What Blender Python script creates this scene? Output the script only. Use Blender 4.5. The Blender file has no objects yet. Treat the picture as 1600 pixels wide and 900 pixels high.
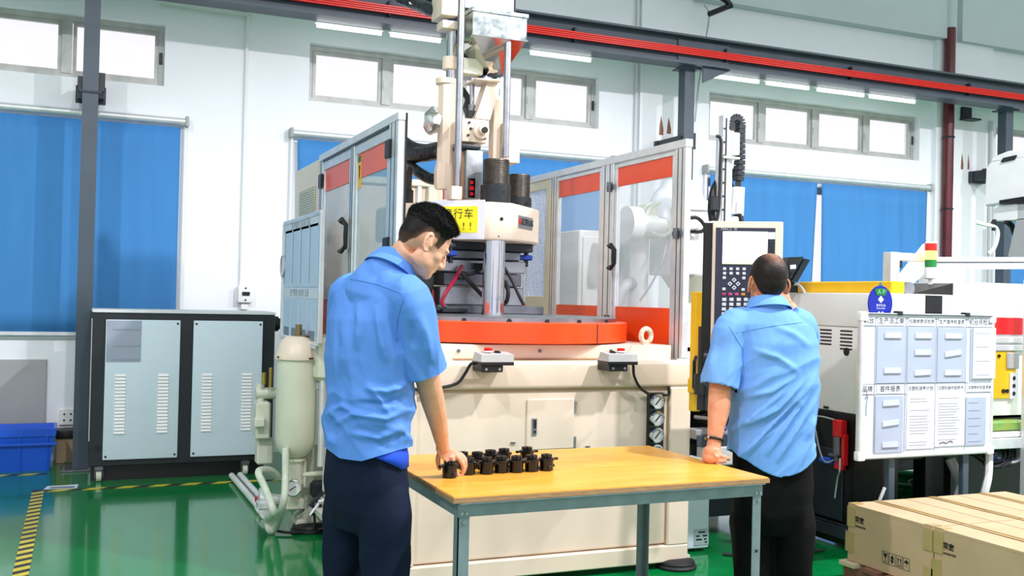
import bpy, bmesh, math, random
from mathutils import Vector, Matrix, noise
random.seed(7)
SC = bpy.context.scene
COL = SC.collection
R_ = math.radians

# ------------------------------------------------------------------ camera
CAM_H = 1.42
F_PX, YAW, PITCH, ROLL = 1574.6, R_(23.155), R_(0.583), R_(1.344)
_f = Vector((math.sin(YAW), math.cos(YAW), 0)); _r = Vector((math.cos(YAW), -math.sin(YAW), 0)); _z = Vector((0, 0, 1))
FWD = math.cos(PITCH)*_f + math.sin(PITCH)*_z
_u = -math.sin(PITCH)*_f + math.cos(PITCH)*_z
RGT = math.cos(ROLL)*_r + math.sin(ROLL)*_u
UPV = -math.sin(ROLL)*_r + math.cos(ROLL)*_u
EYE = Vector((0, 0, CAM_H))
cd = bpy.data.cameras.new('camera'); cam = bpy.data.objects.new('camera', cd); COL.objects.link(cam)
cd.sensor_width = 36; cd.lens = F_PX/1600*36; cd.clip_start = 0.05
cam.matrix_world = Matrix(((RGT.x, UPV.x, -FWD.x, EYE.x), (RGT.y, UPV.y, -FWD.y, EYE.y), (RGT.z, UPV.z, -FWD.z, EYE.z), (0, 0, 0, 1)))
SC.camera = cam

def P(px, py, x=None, y=None, z=None, d=None):
    """survey helper: where the sight line of a photo pixel meets a real plane (or a real distance d)"""
    v = FWD + (px-800)/F_PX*RGT - (py-450)/F_PX*UPV
    if x is not None: t = (x-EYE.x)/v.x
    elif y is not None: t = (y-EYE.y)/v.y
    elif z is not None: t = (z-EYE.z)/v.z
    else: t = d
    return EYE + v*t

# ------------------------------------------------------------------ sky, lamps, exposure
SKY, LAMP_W, EXPO = 1.08, 860, 0.06
w = bpy.data.worlds.new('sky'); SC.world = w; w.use_nodes = True
w.node_tree.nodes['Background'].inputs[0].default_value = (0.95, 0.925, 1, 1)
w.node_tree.nodes['Background'].inputs[1].default_value = SKY
for lx, lw in ((-2.8, .75), (0.9, .5), (4.6, 1.55), (8.3, 1.05), (12.0, 1.0)):
    l = bpy.data.lights.new('hall_lamp', 'SPOT'); l.energy = LAMP_W*lw; l.shadow_soft_size = 0.09; l.color = (1, 0.945, 0.985)   # high-bay reflectors shining down
    l.spot_size = R_(164); l.spot_blend = .35
    lo = bpy.data.objects.new('hall_lamp', l); lo.location = (lx, 1.5, 5.8); COL.objects.link(lo)
vs = SC.view_settings
SC.display_settings.display_device = 'sRGB'
vs.view_transform = 'Standard'; vs.look = 'None'; vs.exposure = EXPO; vs.gamma = 1; vs.use_curve_mapping = False

# ------------------------------------------------------------------ materials
def lin(c):
    c = c.lstrip('#'); v = [int(c[i:i+2], 16)/255 for i in (0, 2, 4)]
    return tuple(x/12.92 if x <= .04045 else ((x+.055)/1.055)**2.4 for x in v) + (1,)
def mat(name, col, rough=.5, metal=0, var=.06, scale=6, bump=0, bscale=40, coat=0, emit=0, spec=.5, stretch=None, col2=None):
    m = bpy.data.materials.new(name); m.use_nodes = True; nt = m.node_tree; b = nt.nodes['Principled BSDF']
    c = lin(col); b.inputs['Roughness'].default_value = rough; b.inputs['Metallic'].default_value = metal
    b.inputs['Specular IOR Level'].default_value = spec
    if coat: b.inputs['Coat Weight'].default_value = coat; b.inputs['Coat Roughness'].default_value = .06
    if emit:
        b.inputs['Emission Color'].default_value = c; b.inputs['Emission Strength'].default_value = emit
    tc = nt.nodes.new('ShaderNodeTexCoord'); vec = tc.outputs['Object']
    if stretch:
        mp = nt.nodes.new('ShaderNodeMapping'); mp.inputs['Scale'].default_value = stretch
        nt.links.new(vec, mp.inputs[0]); vec = mp.outputs[0]
    if var or col2:
        n = nt.nodes.new('ShaderNodeTexNoise'); n.inputs['Scale'].default_value = scale; n.inputs['Detail'].default_value = 5
        nt.links.new(vec, n.inputs['Vector'])
        r = nt.nodes.new('ShaderNodeValToRGB'); r.color_ramp.elements[0].position = .3; r.color_ramp.elements[1].position = .7
        if col2: a, d = c, lin(col2)
        else: a = tuple(x*(1-var) for x in c[:3])+(1,); d = tuple(min(1, x*(1+var)) for x in c[:3])+(1,)
        r.color_ramp.elements[0].color = a; r.color_ramp.elements[1].color = d
        nt.links.new(n.outputs['Fac'], r.inputs[0]); nt.links.new(r.outputs[0], b.inputs['Base Color'])
    else: b.inputs['Base Color'].default_value = c
    if bump:
        n2 = nt.nodes.new('ShaderNodeTexNoise'); n2.inputs['Scale'].default_value = bscale; n2.inputs['Detail'].default_value = 3
        nt.links.new(vec, n2.inputs['Vector'])
        bp = nt.nodes.new('ShaderNodeBump'); bp.inputs['Strength'].default_value = bump; bp.inputs['Distance'].default_value = .02
        nt.links.new(n2.outputs['Fac'], bp.inputs['Height']); nt.links.new(bp.outputs[0], b.inputs['Normal'])
    return m
def clear(name, tint, alpha, rough=.03):
    """clear sheet: mostly see-through, with a real gloss and a little milky body"""
    m = bpy.data.materials.new(name); m.use_nodes = True; nt = m.node_tree; b = nt.nodes['Principled BSDF']
    b.inputs['Base Color'].default_value = lin(tint); b.inputs['Roughness'].default_value = rough
    b.inputs['Alpha'].default_value = alpha
    return m

M = {}
M['wall'] = mat('white_wall_paint', '#f3f7fc', .75, var=.02, scale=1.5)
M['trim'] = mat('pale_grey_wall_paint', '#dfe3e4', .75, var=.04, scale=2)
M['beamw'] = mat('grey_white_wall_paint', '#ccd3d9', .8, var=.03, scale=2)
M['alu'] = mat('aluminium_profile', '#dde1e4', .34, .45, var=.08, scale=12)
M['aluw'] = mat('window_aluminium', '#b4b7b2', .5, .3, var=.12, scale=9)
M['steelcol'] = mat('blue_grey_steel_paint', '#45525f', .42, var=.1, scale=5)
M['darksteel'] = mat('dark_steel_paint', '#232b33', .45, var=.15, scale=9)
M['red'] = mat('red_rail_plastic', '#e8200f', .3, var=.05)
M['blind'] = mat('blue_blind_fabric', '#3f86c8', .8, var=.05, scale=2, bump=.05, bscale=3, stretch=(6, 6, .6))
M['board'] = mat('whiteboard_enamel', '#d6e1ee', .3, var=.02)
M['white'] = mat('white_enamel', '#eef0ef', .35, var=.03)
M['cream'] = mat('cream_enamel', '#e6d6c2', .38, var=.05, scale=4)
M['creamd'] = mat('greenish_cream_enamel', '#d6d9c6', .4, var=.07, scale=5)
M['paleblue'] = mat('pale_blue_enamel', '#d3e5f0', .35, var=.03, scale=2)
M['charcoal'] = mat('charcoal_enamel', '#1c2429', .4, var=.12, scale=6)
M['black'] = mat('black_plastic', '#0e0f11', .4, var=.1)
M['gloss_black'] = mat('black_glossy_plastic', '#0b0b0d', .22, var=.1)
M['rubber'] = mat('black_rubber', '#15161a', .6, var=.15, bump=.1)
M['chrome'] = mat('polished_chrome', '#d9dbe0', .12, 1, var=.06, scale=6)
M['steel'] = mat('brushed_steel', '#a9adb3', .35, .95, var=.15, scale=14)
M['dullsteel'] = mat('oiled_steel', '#7b7f86', .42, .85, var=.25, scale=9)
M['galv'] = mat('galvanised_sheet', '#5f6868', .33, .9, var=.3, scale=20, col2='#a3adac')
M['mirror'] = mat('mirror_steel', '#d5cfc4', .07, 1, var=.04)
M['orange'] = mat('orange_enamel', '#ee4d1a', .3, var=.05, scale=5)
M['yellow'] = mat('yellow_enamel', '#f2bd10', .35, var=.06)
M['signyellow'] = mat('yellow_paper', '#f2e71d', .6, var=.02)
M['paper'] = mat('white_paper', '#dde2ee', .7, var=.03)
M['ink'] = mat('black_ink', '#15161c', .6, var=0)
M['inkgrey'] = mat('grey_ink', '#7d8694', .6, var=0)
M['blue'] = mat('blue_plastic', '#1458d2', .35, var=.06)
M['deepblue'] = mat('deep_blue_print', '#03209c', .35, var=.04)
M['green'] = mat('green_plastic', '#0f6b3b', .35, var=.1)
M['pvc'] = mat('white_pvc', '#f0f2ef', .3, var=.03)
M['hose'] = mat('milky_hose', '#d3dccb', .3, var=.08, scale=20)
M['redplastic'] = mat('red_button_plastic', '#d61a1c', .3, var=.05)
M['pipe'] = mat('maroon_pipe_paint', '#5d1a20', .3, var=.25, scale=4)
M['card'] = mat('cardboard', '#c4a683', .8, var=.06, scale=5, bump=.03, bscale=30)
M['tape'] = mat('brown_packing_tape', '#b39b66', .25, var=.08, scale=12)
M['plywood'] = mat('orange_varnished_plywood', '#eda22c', .3, var=.12, scale=3, col2='#f5b64e', bump=.05, bscale=6, stretch=(1, 4, 4))
M['plyedge'] = mat('plywood_edge', '#a5805a', .7, var=.25, scale=20, stretch=(1, 1, 12))
M['tealsteel'] = mat('grey_green_steel_paint', '#7c8c92', .38, .2, var=.14, scale=14)
M['glass'] = clear('window_glass', '#eef6f4', .06)
M['acryl'] = clear('scuffed_acrylic', '#d6e4ea', .28, .15)
M['acryl_left'] = clear('frosted_acrylic', '#a9c0c6', .55, .2)
M['pvcsheet'] = clear('grey_plastic_pocket', '#c3cbe0', .55, .2)
M['screen'] = mat('lit_screen', '#f6fbf4', .4, var=0, emit=1.1)
M['wood'] = mat('red_brown_pallet_wood', '#8a5a4a', .8, var=.2, scale=10, stretch=(1, 6, 6))
M['palewood'] = mat('pale_pallet_wood', '#cbbd9d', .8, var=.15, scale=10)
M['gray'] = mat('mid_grey_plastic', '#b9bdbf', .45, var=.05)
M['greypanel'] = mat('grey_panel_paint', '#a7a9aa', .5, var=.05, scale=3)
M['rust'] = mat('burnt_weld_soot', '#8a4a20', .9, var=.3, scale=30, col2='#3a2418')

# ------------------------------------------------------------------ mesh helpers
class MB:
    def __init__(s): s.bm = bmesh.new()
    def box(s, x0, x1, y0, y1, z0, z1, bev=0, seg=1):
        x0, x1 = sorted((x0, x1)); y0, y1 = sorted((y0, y1)); z0, z1 = sorted((z0, z1))
        v = [s.bm.verts.new(c) for c in ((x0,y0,z0),(x1,y0,z0),(x1,y1,z0),(x0,y1,z0),(x0,y0,z1),(x1,y0,z1),(x1,y1,z1),(x0,y1,z1))]
        fs = [s.bm.faces.new([v[i] for i in q]) for q in ((3,2,1,0),(4,5,6,7),(0,1,5,4),(1,2,6,5),(2,3,7,6),(3,0,4,7))]
        if bev:
            es = list({e for f in fs for e in f.edges})
            bmesh.ops.bevel(s.bm, geom=es, offset=min(bev, .45*min(x1-x0, y1-y0, z1-z0)), segments=seg, affect='EDGES', profile=.6)
        return s
    def obox(s, c, ax, ay, az, hx, hy, hz):
        c = Vector(c); ax, ay, az = Vector(ax)*hx, Vector(ay)*hy, Vector(az)*hz
        v = [s.bm.verts.new(c+i*ax+j*ay+k*az) for i, j, k in ((-1,-1,-1),(1,-1,-1),(1,1,-1),(-1,1,-1),(-1,-1,1),(1,-1,1),(1,1,1),(-1,1,1))]
        fs = [s.bm.faces.new([v[i] for i in q]) for q in ((3,2,1,0),(4,5,6,7),(0,1,5,4),(1,2,6,5),(2,3,7,6),(3,0,4,7))]
        return s
    def beam(s, a, b, w, h, up=(0, 0, 1)):
        """box bar from a to b, w across and h along up"""
        a, b = Vector(a), Vector(b); d = (b-a); L = d.length; d.normalize(); up = Vector(up)
        sd = d.cross(up).normalized(); up = sd.cross(d)
        return s.obox((a+b)/2, d, sd, up, L/2, w/2, h/2)
    def prism(s, pts, vec, bev=0):
        """closed polygon pts (3D) extruded by vec"""
        vec = Vector(vec); a = [s.bm.verts.new(p) for p in pts]; b = [s.bm.verts.new(Vector(p)+vec) for p in pts]; n = len(pts)
        fs = [s.bm.faces.new(a[::-1]), s.bm.faces.new(b)]
        fs += [s.bm.faces.new((a[i], a[(i+1) % n], b[(i+1) % n], b[i])) for i in range(n)]
        bmesh.ops.recalc_face_normals(s.bm, faces=fs)
        if bev: bmesh.ops.bevel(s.bm, geom=list({e for f in fs for e in f.edges}), offset=bev, segments=1, affect='EDGES')
        return s
    def hull(s, pts):
        v = [s.bm.verts.new(p) for p in pts]; bmesh.ops.convex_hull(s.bm, input=v); return s
    def rings(s, rings, cap=True, close=False):
        vs = [[s.bm.verts.new(p) for p in r] for r in rings]; n = len(vs[0]); fs = []
        rng = range(len(vs)) if close else range(len(vs)-1)
        for i in rng:
            A, B = vs[i], vs[(i+1) % len(vs)]
            for j in range(n): fs.append(s.bm.faces.new((A[j], A[(j+1) % n], B[(j+1) % n], B[j])))
        if cap and not close:
            fs.append(s.bm.faces.new(vs[0][::-1])); fs.append(s.bm.faces.new(vs[-1]))
        bmesh.ops.recalc_face_normals(s.bm, faces=fs)
        return s
    def cyl(s, a, b, r, r2=None, n=20, cap=True):
        a, b = Vector(a), Vector(b); return s.lathe([(0, r), ((b-a).length, r if r2 is None else r2)], a, b-a, n, cap)
    def lathe(s, prof, o=(0, 0, 0), axis=(0, 0, 1), n=28, cap=True):
        """prof: (distance along the axis, radius)"""
        o = Vector(o); ax = Vector(axis).normalized(); t = Vector((1, 0, 0)) if abs(ax.x) < .9 else Vector((0, 1, 0))
        u = ax.cross(t).normalized(); v = ax.cross(u)
        return s.rings([[o+ax*h+(u*math.cos(2*math.pi*k/n)+v*math.sin(2*math.pi*k/n))*max(r, 1e-4) for k in range(n)] for h, r in prof], cap)
    def tube(s, pts, r, n=8, smooth=4, cap=True, rs=None):
        pts = [Vector(p) for p in pts]
        if smooth and len(pts) > 2:
            q = []; rr = []
            for i in range(len(pts)-1):
                p0, p1, p2, p3 = pts[max(i-1, 0)], pts[i], pts[i+1], pts[min(i+2, len(pts)-1)]
                for k in range(smooth):
                    t = k/smooth
                    q.append(.5*((2*p1)+(p2-p0)*t+(2*p0-5*p1+4*p2-p3)*t*t+(3*p1-p0-3*p2+p3)*t**3))
                    if rs: rr.append(rs[i]*(1-t)+rs[i+1]*t)
            q.append(pts[-1]); pts = q
            if rs: rr.append(rs[-1]); rs = rr
        rings = []; nrm = None
        for i, p in enumerate(pts):
            d = (pts[min(i+1, len(pts)-1)]-pts[max(i-1, 0)]).normalized()
            if nrm is None:
                nrm = d.cross(Vector((0, 0, 1)) if abs(d.z) < .9 else Vector((1, 0, 0))).normalized()
            else: nrm = (nrm-d*nrm.dot(d)).normalized()
            bi = d.cross(nrm); R = rs[i] if rs else r
            rings.append([p+(nrm*math.cos(2*math.pi*k/n)+bi*math.sin(2*math.pi*k/n))*R for k in range(n)])
        return s.rings(rings, cap)
    def torus(s, c, axis, R, r, n=28, m=10):
        c = Vector(c); ax = Vector(axis).normalized(); t = Vector((1, 0, 0)) if abs(ax.x) < .9 else Vector((0, 1, 0))
        u = ax.cross(t).normalized(); v = ax.cross(u); rr = []
        for i in range(n):
            e = u*math.cos(2*math.pi*i/n)+v*math.sin(2*math.pi*i/n)
            rr.append([c+e*(R+r*math.cos(2*math.pi*k/m))+ax*r*math.sin(2*math.pi*k/m) for k in range(m)])
        return s.rings(rr, False, True)
    def ball(s, c, r, n=2):
        if not hasattr(r, '__len__'): r = (r, r, r)
        q = bmesh.ops.create_icosphere(s.bm, subdivisions=n, radius=1)['verts']
        for v in q: v.co = Vector((v.co.x*r[0], v.co.y*r[1], v.co.z*r[2]))+Vector(c)
        return s
    def quad(s, a, b, c, d):
        s.bm.faces.new([s.bm.verts.new(p) for p in (a, b, c, d)]); return s

def root_loc(o):
    while o.parent: o = o.parent
    return o.location
def obj(name, mb, m, parent=None, smooth=35, label=None, kind=None):
    """link ONE mesh object (vertices are given in world coordinates)"""
    me = bpy.data.meshes.new(name)
    if parent is not None:
        off = root_loc(parent)
        for v in mb.bm.verts: v.co = v.co-off
    mb.bm.to_mesh(me); mb.bm.free()
    if smooth: me.shade_smooth(); me.set_sharp_from_angle(angle=R_(smooth))
    me.materials.append(M[m] if isinstance(m, str) else m)
    o = bpy.data.objects.new(name, me); COL.objects.link(o)
    if parent is not None: o.parent = parent
    if label: o['label'] = label
    if kind: o['kind'] = kind
    return o
def tag(o, label, cat, group=None, kind=None):
    o['label'] = label; o['category'] = cat
    if group: o['group'] = group
    if kind: o['kind'] = kind
    return o
def thing(name, label, cat, loc, group=None):
    o = bpy.data.objects.new(name, None); COL.objects.link(o); o.location = loc; o.empty_display_size = .1
    return tag(o, label, cat, group)
def origin_to(o, loc):
    """give a one-mesh thing its origin at its base"""
    loc = Vector(loc)
    for v in o.data.vertices: v.co -= loc
    o.location = loc; return o
def struct(name, mb, m, parent=None, smooth=35):
    o = obj(name, mb, m, parent, smooth)
    if parent is None: o['kind'] = 'structure'
    return o
def copies(proto, locs, parent):
    """alike pieces sharing one mesh; proto's mesh is modelled round its own origin"""
    off = root_loc(parent); out = []
    for i, p in enumerate(locs):
        c = proto if i == 0 else proto.copy()
        if i: COL.objects.link(c)
        c.parent = parent; c.location = Vector(p)-off; out.append(c)
    return out
def piece(name, mb, m, smooth=35):
    return obj(name, mb, m, None, smooth)
def dup_tree(o, parent=None):
    c = o.copy(); COL.objects.link(c)
    if parent: c.parent = parent
    for ch in list(o.children): dup_tree(ch, c)
    return c
def text_bm(s, size, o, ux, uy, align='CENTER', lift=.0012, spacing=1, bold=0):
    """flat print: the string's outline as a mesh on the plane spanned by ux, uy at o"""
    c = bpy.data.curves.new('print', 'FONT'); c.body = s; c.size = size; c.align_x = align; c.align_y = 'CENTER'; c.space_character = spacing
    c.resolution_u = 2; c.offset = bold
    t = bpy.data.objects.new('print', c); me = bpy.data.meshes.new_from_object(t)
    ux, uy = Vector(ux).normalized(), Vector(uy).normalized(); nz = ux.cross(uy); mb = MB(); mb.bm.from_mesh(me)
    for v in mb.bm.verts: v.co = Vector(o)+ux*v.co.x+uy*v.co.y+nz*lift
    bpy.data.objects.remove(t); bpy.data.curves.remove(c); bpy.data.meshes.remove(me)
    return mb
# ================================================================== THE ROOM
WY = 9.1
fl = mat('green_epoxy_floor', '#01803f', .13, var=.10, scale=1.3, bump=.012, bscale=5, spec=.6, coat=.3)
struct('floor', MB().box(-9, 20, -4, 9.4, -.12, 0), fl, smooth=0)
# back wall with two rows of window openings
# unseen hall roof and left-hand end wall, added to shut out sky light
struct('ceiling', MB().box(-7.2, 20, -4, 9.4, 7.6, 7.75), 'wall', smooth=0)
struct('wall_left', MB().box(-7.2, -7.0, -4, 9.1, 0, 7.6), 'wall', smooth=0)
wins = [(-2.46, .61), (1.85, 4.81), (6.14, 9.11), (10.35, 13.3)]
zb = [(0, 1.04), (1.04, 2.76), (2.76, 3.165), (3.165, 3.69), (3.69, 8.0)]
mb = MB()
for z0, z1 in zb:
    if z0 in (0, 2.76, 3.69): mb.box(-9, 20, WY, WY+.24, z0, z1)
    else:
        e = [-9]+[q for a, b in wins for q in (a, b)]+[20]
        for i in range(0, len(e), 2): mb.box(e[i], e[i+1], WY, WY+.24, z0, z1)
struct('wall_back', mb, 'wall', smooth=0)
struct('trim_1', MB().box(-9, 9.36, 8.95, WY, 4.62, 8).box(9.6, 20, 8.95, WY, 4.62, 8), 'beamw', smooth=0)
for i, (a, b) in enumerate(((5.25, 5.86), (9.3, 10.2))):
    struct('trim_%d' % (i+2), MB().box(a, b, 9.03, WY, 0, 8), 'wall', smooth=0)
def window(n, x0, x1, z0, z1, muls, off=()):
    y0, y1 = WY+.09, WY+.15; t = .045
    mb = MB().box(x0, x1, y0, y1, z1-t, z1).box(x0, x1, y0, y1, z0, z0+t).box(x0, x0+t, y0, y1, z0+t, z1-t).box(x1-t, x1, y0, y1, z0+t, z1-t)
    wdw = struct('window_%d' % n, mb, 'aluw', smooth=0); lx = x0+t
    for q in list(muls)+[x1-t]:
        if q < x1-.06: obj('mullion', MB().box(q-.04, q+.04, y0-.012, y1, z0+t, z1-t).box(q-.03, q-.018, y0-.02, y0, z0+.2, z0+.27), 'aluw', wdw, 0)
        a, b = lx+.005, (q-.04 if q < x1-.06 else q); s = .03
        sm = MB().box(a, b, y0+.01, y1-.012, z1-t-s, z1-t).box(a, b, y0+.01, y1-.012, z0+t, z0+t+s).box(a, a+s, y0+.01, y1-.012, z0+t+s, z1-t-s).box(b-s, b, y0+.01, y1-.012, z0+t+s, z1-t-s)
        sh = obj('sash', sm, 'aluw', wdw, 0)
        obj('pane', MB().box(a+s, b-s, y0+.025, y0+.03, z0+t+s, z1-t-s), 'glass', sh, 0)
        lx = q+.04
    obj('latch', MB().box(x1-.04, x1-.012, y0-.01, y0, z0+.2, z0+.3, .004), 'charcoal', wdw)
    return wdw
for i, (a, b) in enumerate(wins):
    w_ = b-a; window(i+1, a, b, 3.165, 3.69, [a+w_*.25, a+w_*.5, a+w_*.75])
    window(i+5, a, b, 1.04, 2.76, [a+w_*.33, a+w_*.66])
    struct('trim_%d' % (i+4), MB().box(a-.03, b+.03, WY-.03, WY+.09, 1.0, 1.04, .005), 'trim')
# roller blinds (left two are flat, the right pair hangs in soft folds with a gap)
def blind(label, x0, x1, z1, z0, fold=0, split=None):
    t = thing('roller_blind', label, 'blind', ((x0+x1)/2, WY-.06, z0), 'roller blinds on the back wall')
    spans = [(x0+.06, x1-.05)] if not split else [(x0+.06, split[0]), (split[2], x1-.03)]
    for k, sp in enumerate(spans):
        a, b = sp[0], sp[1]; n = int((b-a)/.035); rows = 10; mb = MB(); g = []
        for j in range(rows+1):
            f = j/rows; z = z1-.05+(z0-z1+.05)*f; row = []
            bb = b+((-.075*f if k == 0 else -.04*f+.05*f*f) if split else .0); aa = a+(.03*f if split and k == 1 else 0)
            if not split: aa = a+.05*f*(x0 > 0)
            for i in range(n+1):
                u = i/n; x = aa+(bb-aa)*u
                row.append(mb.bm.verts.new((x, WY-.055+fold*math.sin(u*17+3*math.sin(u*7+k))*(.4+f)*.5, z)))
            g.append(row)
        for j in range(rows):
            for i in range(n): mb.bm.faces.new((g[j][i], g[j+1][i], g[j+1][i+1], g[j][i+1]))
        c = obj('blind_cloth', mb, 'blind', t, 60)
        sm = c.modifiers.new('cloth_thickness', 'SOLIDIFY'); sm.thickness = .003
    obj('roller_tube', MB().cyl((x0, WY-.06, z1), (x1, WY-.06, z1), .032), 'alu', t)
    for x in (x0, x1):
        obj('bracket', MB().box(x-.015, x+.015, WY-.1, WY, z1-.045, z1+.045, .006), 'greypanel', t)
    for x in (x0+.012, x1-.01):
        obj('side_cord', MB().cyl((x, WY-.03, z0-.02), (x, WY-.03, z1), .012, n=8), 'white', t)
    obj('bottom_bar', MB().box(x0+.07, x1-.07 if not split else split[0]-.04, WY-.068, WY-.05, z0-.02, z0+.008), 'alu', t)
    return t
blind('blue roller blind at the left, half behind the steel column', -2.9, .80, 2.865, 1.05, .006)
blind('blue roller blind behind the orange-banded vertical press', 1.69, 4.95, 2.85, 1.05, .01)
blind('blue roller blind in two sheets with a bright gap, behind the control panel', 6.08, 9.23, 2.845, 1.02, .045, split=(P(1277.5, 300, y=9.04).x, 0, P(1285, 300, y=9.04).x))
blind('blue roller blind at the far right edge behind the white loader', 10.3, 13.4, 2.845, 1.05, .01)

# steel columns, brackets, crane beam, red rails and tubes of light
def column(x, label, y=8.6, ztop=3.76, brk=((-.11, .13),), zb_=2.96):
    t = thing('steel_column', label, 'column', (x, y, 0), 'blue-grey steel columns along the wall'); h = .058
    obj('post', MB().box(x-h, x+h, y-h, y-h+.012, 0, ztop).box(x-h, x+h, y+h-.012, y+h, 0, ztop).box(x-.008, x+.008, y-h+.012, y+h-.012, 0, ztop).box(x-h, x-h+.004, y-h+.012, y+h-.012, 0, ztop), 'steelcol', t, 0)
    obj('base_plate', MB().box(x-.14, x+.12, y-.13, y+.13, 0, .018, .003), 'dullsteel', t)
    pr = piece('anchor_bolt', MB().lathe([(0, .014), (.012, .014), (.013, .007), (.03, .007)], n=6), 'dullsteel')
    copies(pr, [(x+a, y+b, .018) for a in (-.11, .09) for b in (-.1, .1)], t)
    obj('wall_bracket', MB().box(x-.095, x-.055, y-.02, WY-.12, zb_, zb_+.12, .004).box(x+.055, x+.105, y-.03, WY-.12, zb_+.01, zb_+.16, .004).box(x-.11, x+.12, WY-.13, WY-.075, zb_-.02, zb_+.12, .004).box(x-.08, x+.08, y-.07, y-.06, zb_-.01, zb_+.005), 'darksteel', t)
    obj('cap_plate', MB().box(x-.11, x+.11, y-.1, y+.1, ztop-.016, ztop, .002), 'steelcol', t)
    return t
column(.03, 'blue-grey steel column at the left in front of the blue blind', ztop=4.6)
column(5.53, 'blue-grey steel column rising behind the right-hand press guard')
column(9.93, 'blue-grey steel column at the right edge behind the white loader')
t = thing('crane_beam', 'dark blue-grey crane runway beam carrying red conductor rails', 'crane beam', (5, 8.5, 3.76))
mb = MB().box(-6, 18, 8.40, 8.62, 4.03, 4.05).box(-6, 18, 8.40, 8.62, 3.76, 3.785).box(-6, 18, 8.50, 8.515, 3.785, 4.03)
obj('beam', mb, 'steelcol', t, 0)
obj('splice_plate', MB().box(5.35, 5.95, 8.485, 8.5, 3.80, 4.02, .003), 'steelcol', t)
obj('bracing', MB().prism([(5.62, 8.45, 3.76), (5.95, 8.45, 3.76), (5.62, 8.45, 3.60)], (0, .012, 0)), 'steelcol', t, 0)
for k in range(4):
    obj('conductor_rail', MB().box(-6, 18, 8.425, 8.455, 3.858+k*.0185, 3.858+k*.0185+.0165, .004), 'red', t)
pr = piece('rail_hanger', MB().box(-.012, .012, -.01, .05, -.01, .12, .003), 'darksteel')
copies(pr, [(x, 8.456, 3.855) for x in (0.6, 2.4, 4.2, 5.9, 7.5, 9.2, 11)], t)
tube_e = mat('lit_tube', '#fbfdff', .4, var=0, emit=3.2)
for i, (pa, pb) in enumerate(((490, 598), (606, 690), (826, 925), (1108, 1188), (1196, 1266), (1276, 1352), (1358, 1432))):
    xa_, xb_ = P(pa, 100, y=8.66).x, P(pb, 100, y=8.66).x; x = (xa_+xb_)/2; hw = (xb_-xa_)/2
    q = thing('tube_light', 'white fluorescent tube hung under the crane beam, number %s from the left' % ('first', 'second', 'third', 'fourth', 'fifth', 'sixth', 'seventh')[i], 'light', (x, 8.62, 3.7), 'tube lights under the crane beam')
    q['label'] = ('first', 'second', 'third', 'fourth', 'fifth', 'sixth', 'last')[i]+' lit white tube light from the left under the crane beam'
    obj('tube', MB().cyl((x-hw+.02, 8.66, 3.735), (x+hw-.02, 8.66, 3.735), .017, n=12), tube_e, q)
    obj('batten', MB().box(x-hw, x+hw, 8.625, 8.695, 3.755, 3.775, .004), 'white', q)
# pipes and conduits
t = thing('drain_pipe', 'dark maroon vertical pipe on the wall right of the blinds', 'pipe', (9.42, 8.93, 1.9))
obj('pipe_run', MB().cyl((9.42, 8.96, 1.9), (9.42, 8.96, 4.75), .062), 'pipe', t)
obj('pipe_upper', MB().cyl((9.42, 8.96, 4.75), (9.42, 8.96, 8), .062), 'beamw', t)
for z in (3.45, 2.6): obj('pipe_clamp', MB().torus((9.42, 8.96, z), (0, 0, 1), .064, .01), 'darksteel', t)
obj('pipe_collar', MB().cyl((9.42, 8.96, 1.82), (9.42, 8.96, 1.92), .085), 'white', t)
a = P(387, 25, y=9.08); b = P(250, 4, y=9.08); c = P(381, 446, y=9.08)
tag(origin_to(obj('wall_conduit', MB().tube([b, a+Vector((-.04, 0, .01)), a, a+Vector((0, 0, -.06)), (a.x, 9.08, c.z)], .014, 8, 3), 'white'), (a.x, 9.08, c.z)), 'thin white conduit running down the wall to the outlet box', 'conduit')
tag(origin_to(obj('wall_conduit', MB().cyl((5.22, 9.06, 1), (5.22, 9.06, 5), .015, n=8), 'trim'), (5.22, 9.06, 1)), 'thin white conduit beside the middle wall pilaster', 'conduit')
tag(origin_to(obj('wall_conduit', MB().cyl((10.16, 9.0, 1), (10.16, 9.0, 3.72), .022, n=8).cyl((10.1, 9.0, 1), (10.1, 9.0, 2.4), .012, n=8), 'trim'), (10.16, 9.0, 1)), 'pale conduit on the wall left of the white loader', 'conduit')
t = thing('outlet_box', 'white surface-mounted outlet box on the wall above the cabinet', 'outlet', (1.16, 9.05, 1.42))
a = P(372, 446, y=9.05); b = P(394, 473, y=9.05); cx, cz = (a.x+b.x)/2, (a.z+b.z)/2
obj('housing', MB().box(a.x, b.x, 9.02, WY, b.z, a.z, .008, 2).box(cx-.03, cx+.03, 9.05, WY, b.z-.06, b.z), 'white', t)
obj('switch', MB().box(cx-.03, cx+.035, 9.008, 9.021, cz-.012, cz+.02, .003), 'black', t)
for z in (cz+.052, cz-.052): obj('screw', MB().cyl((cx, 9.014, z), (cx, 9.022, z), .008, n=8), 'charcoal', t)
# goose-neck lamp arm high on the middle pilaster
t = thing('wall_hook', 'black bent bar with a grey cable high on the wall', 'bracket', (5.75, 8.8, 4.6))
a = P(1108, 22, y=8.85); b = P(1138, 10, y=8.6); c = P(1120, -8, y=8.6)
obj('bar', MB().tube([a, b, b+Vector((.02, 0, .02)), c, c+Vector((-.35, .2, .12))], .03, 8, 2), 'black', t)
obj('cable', MB().tube([P(1100, 8, y=8.9), a, P(1103, 60, y=8.95), P(1092, 130, y=8.98), P(1086, 190, y=8.99)], .009, 6), 'gray', t)
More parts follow.
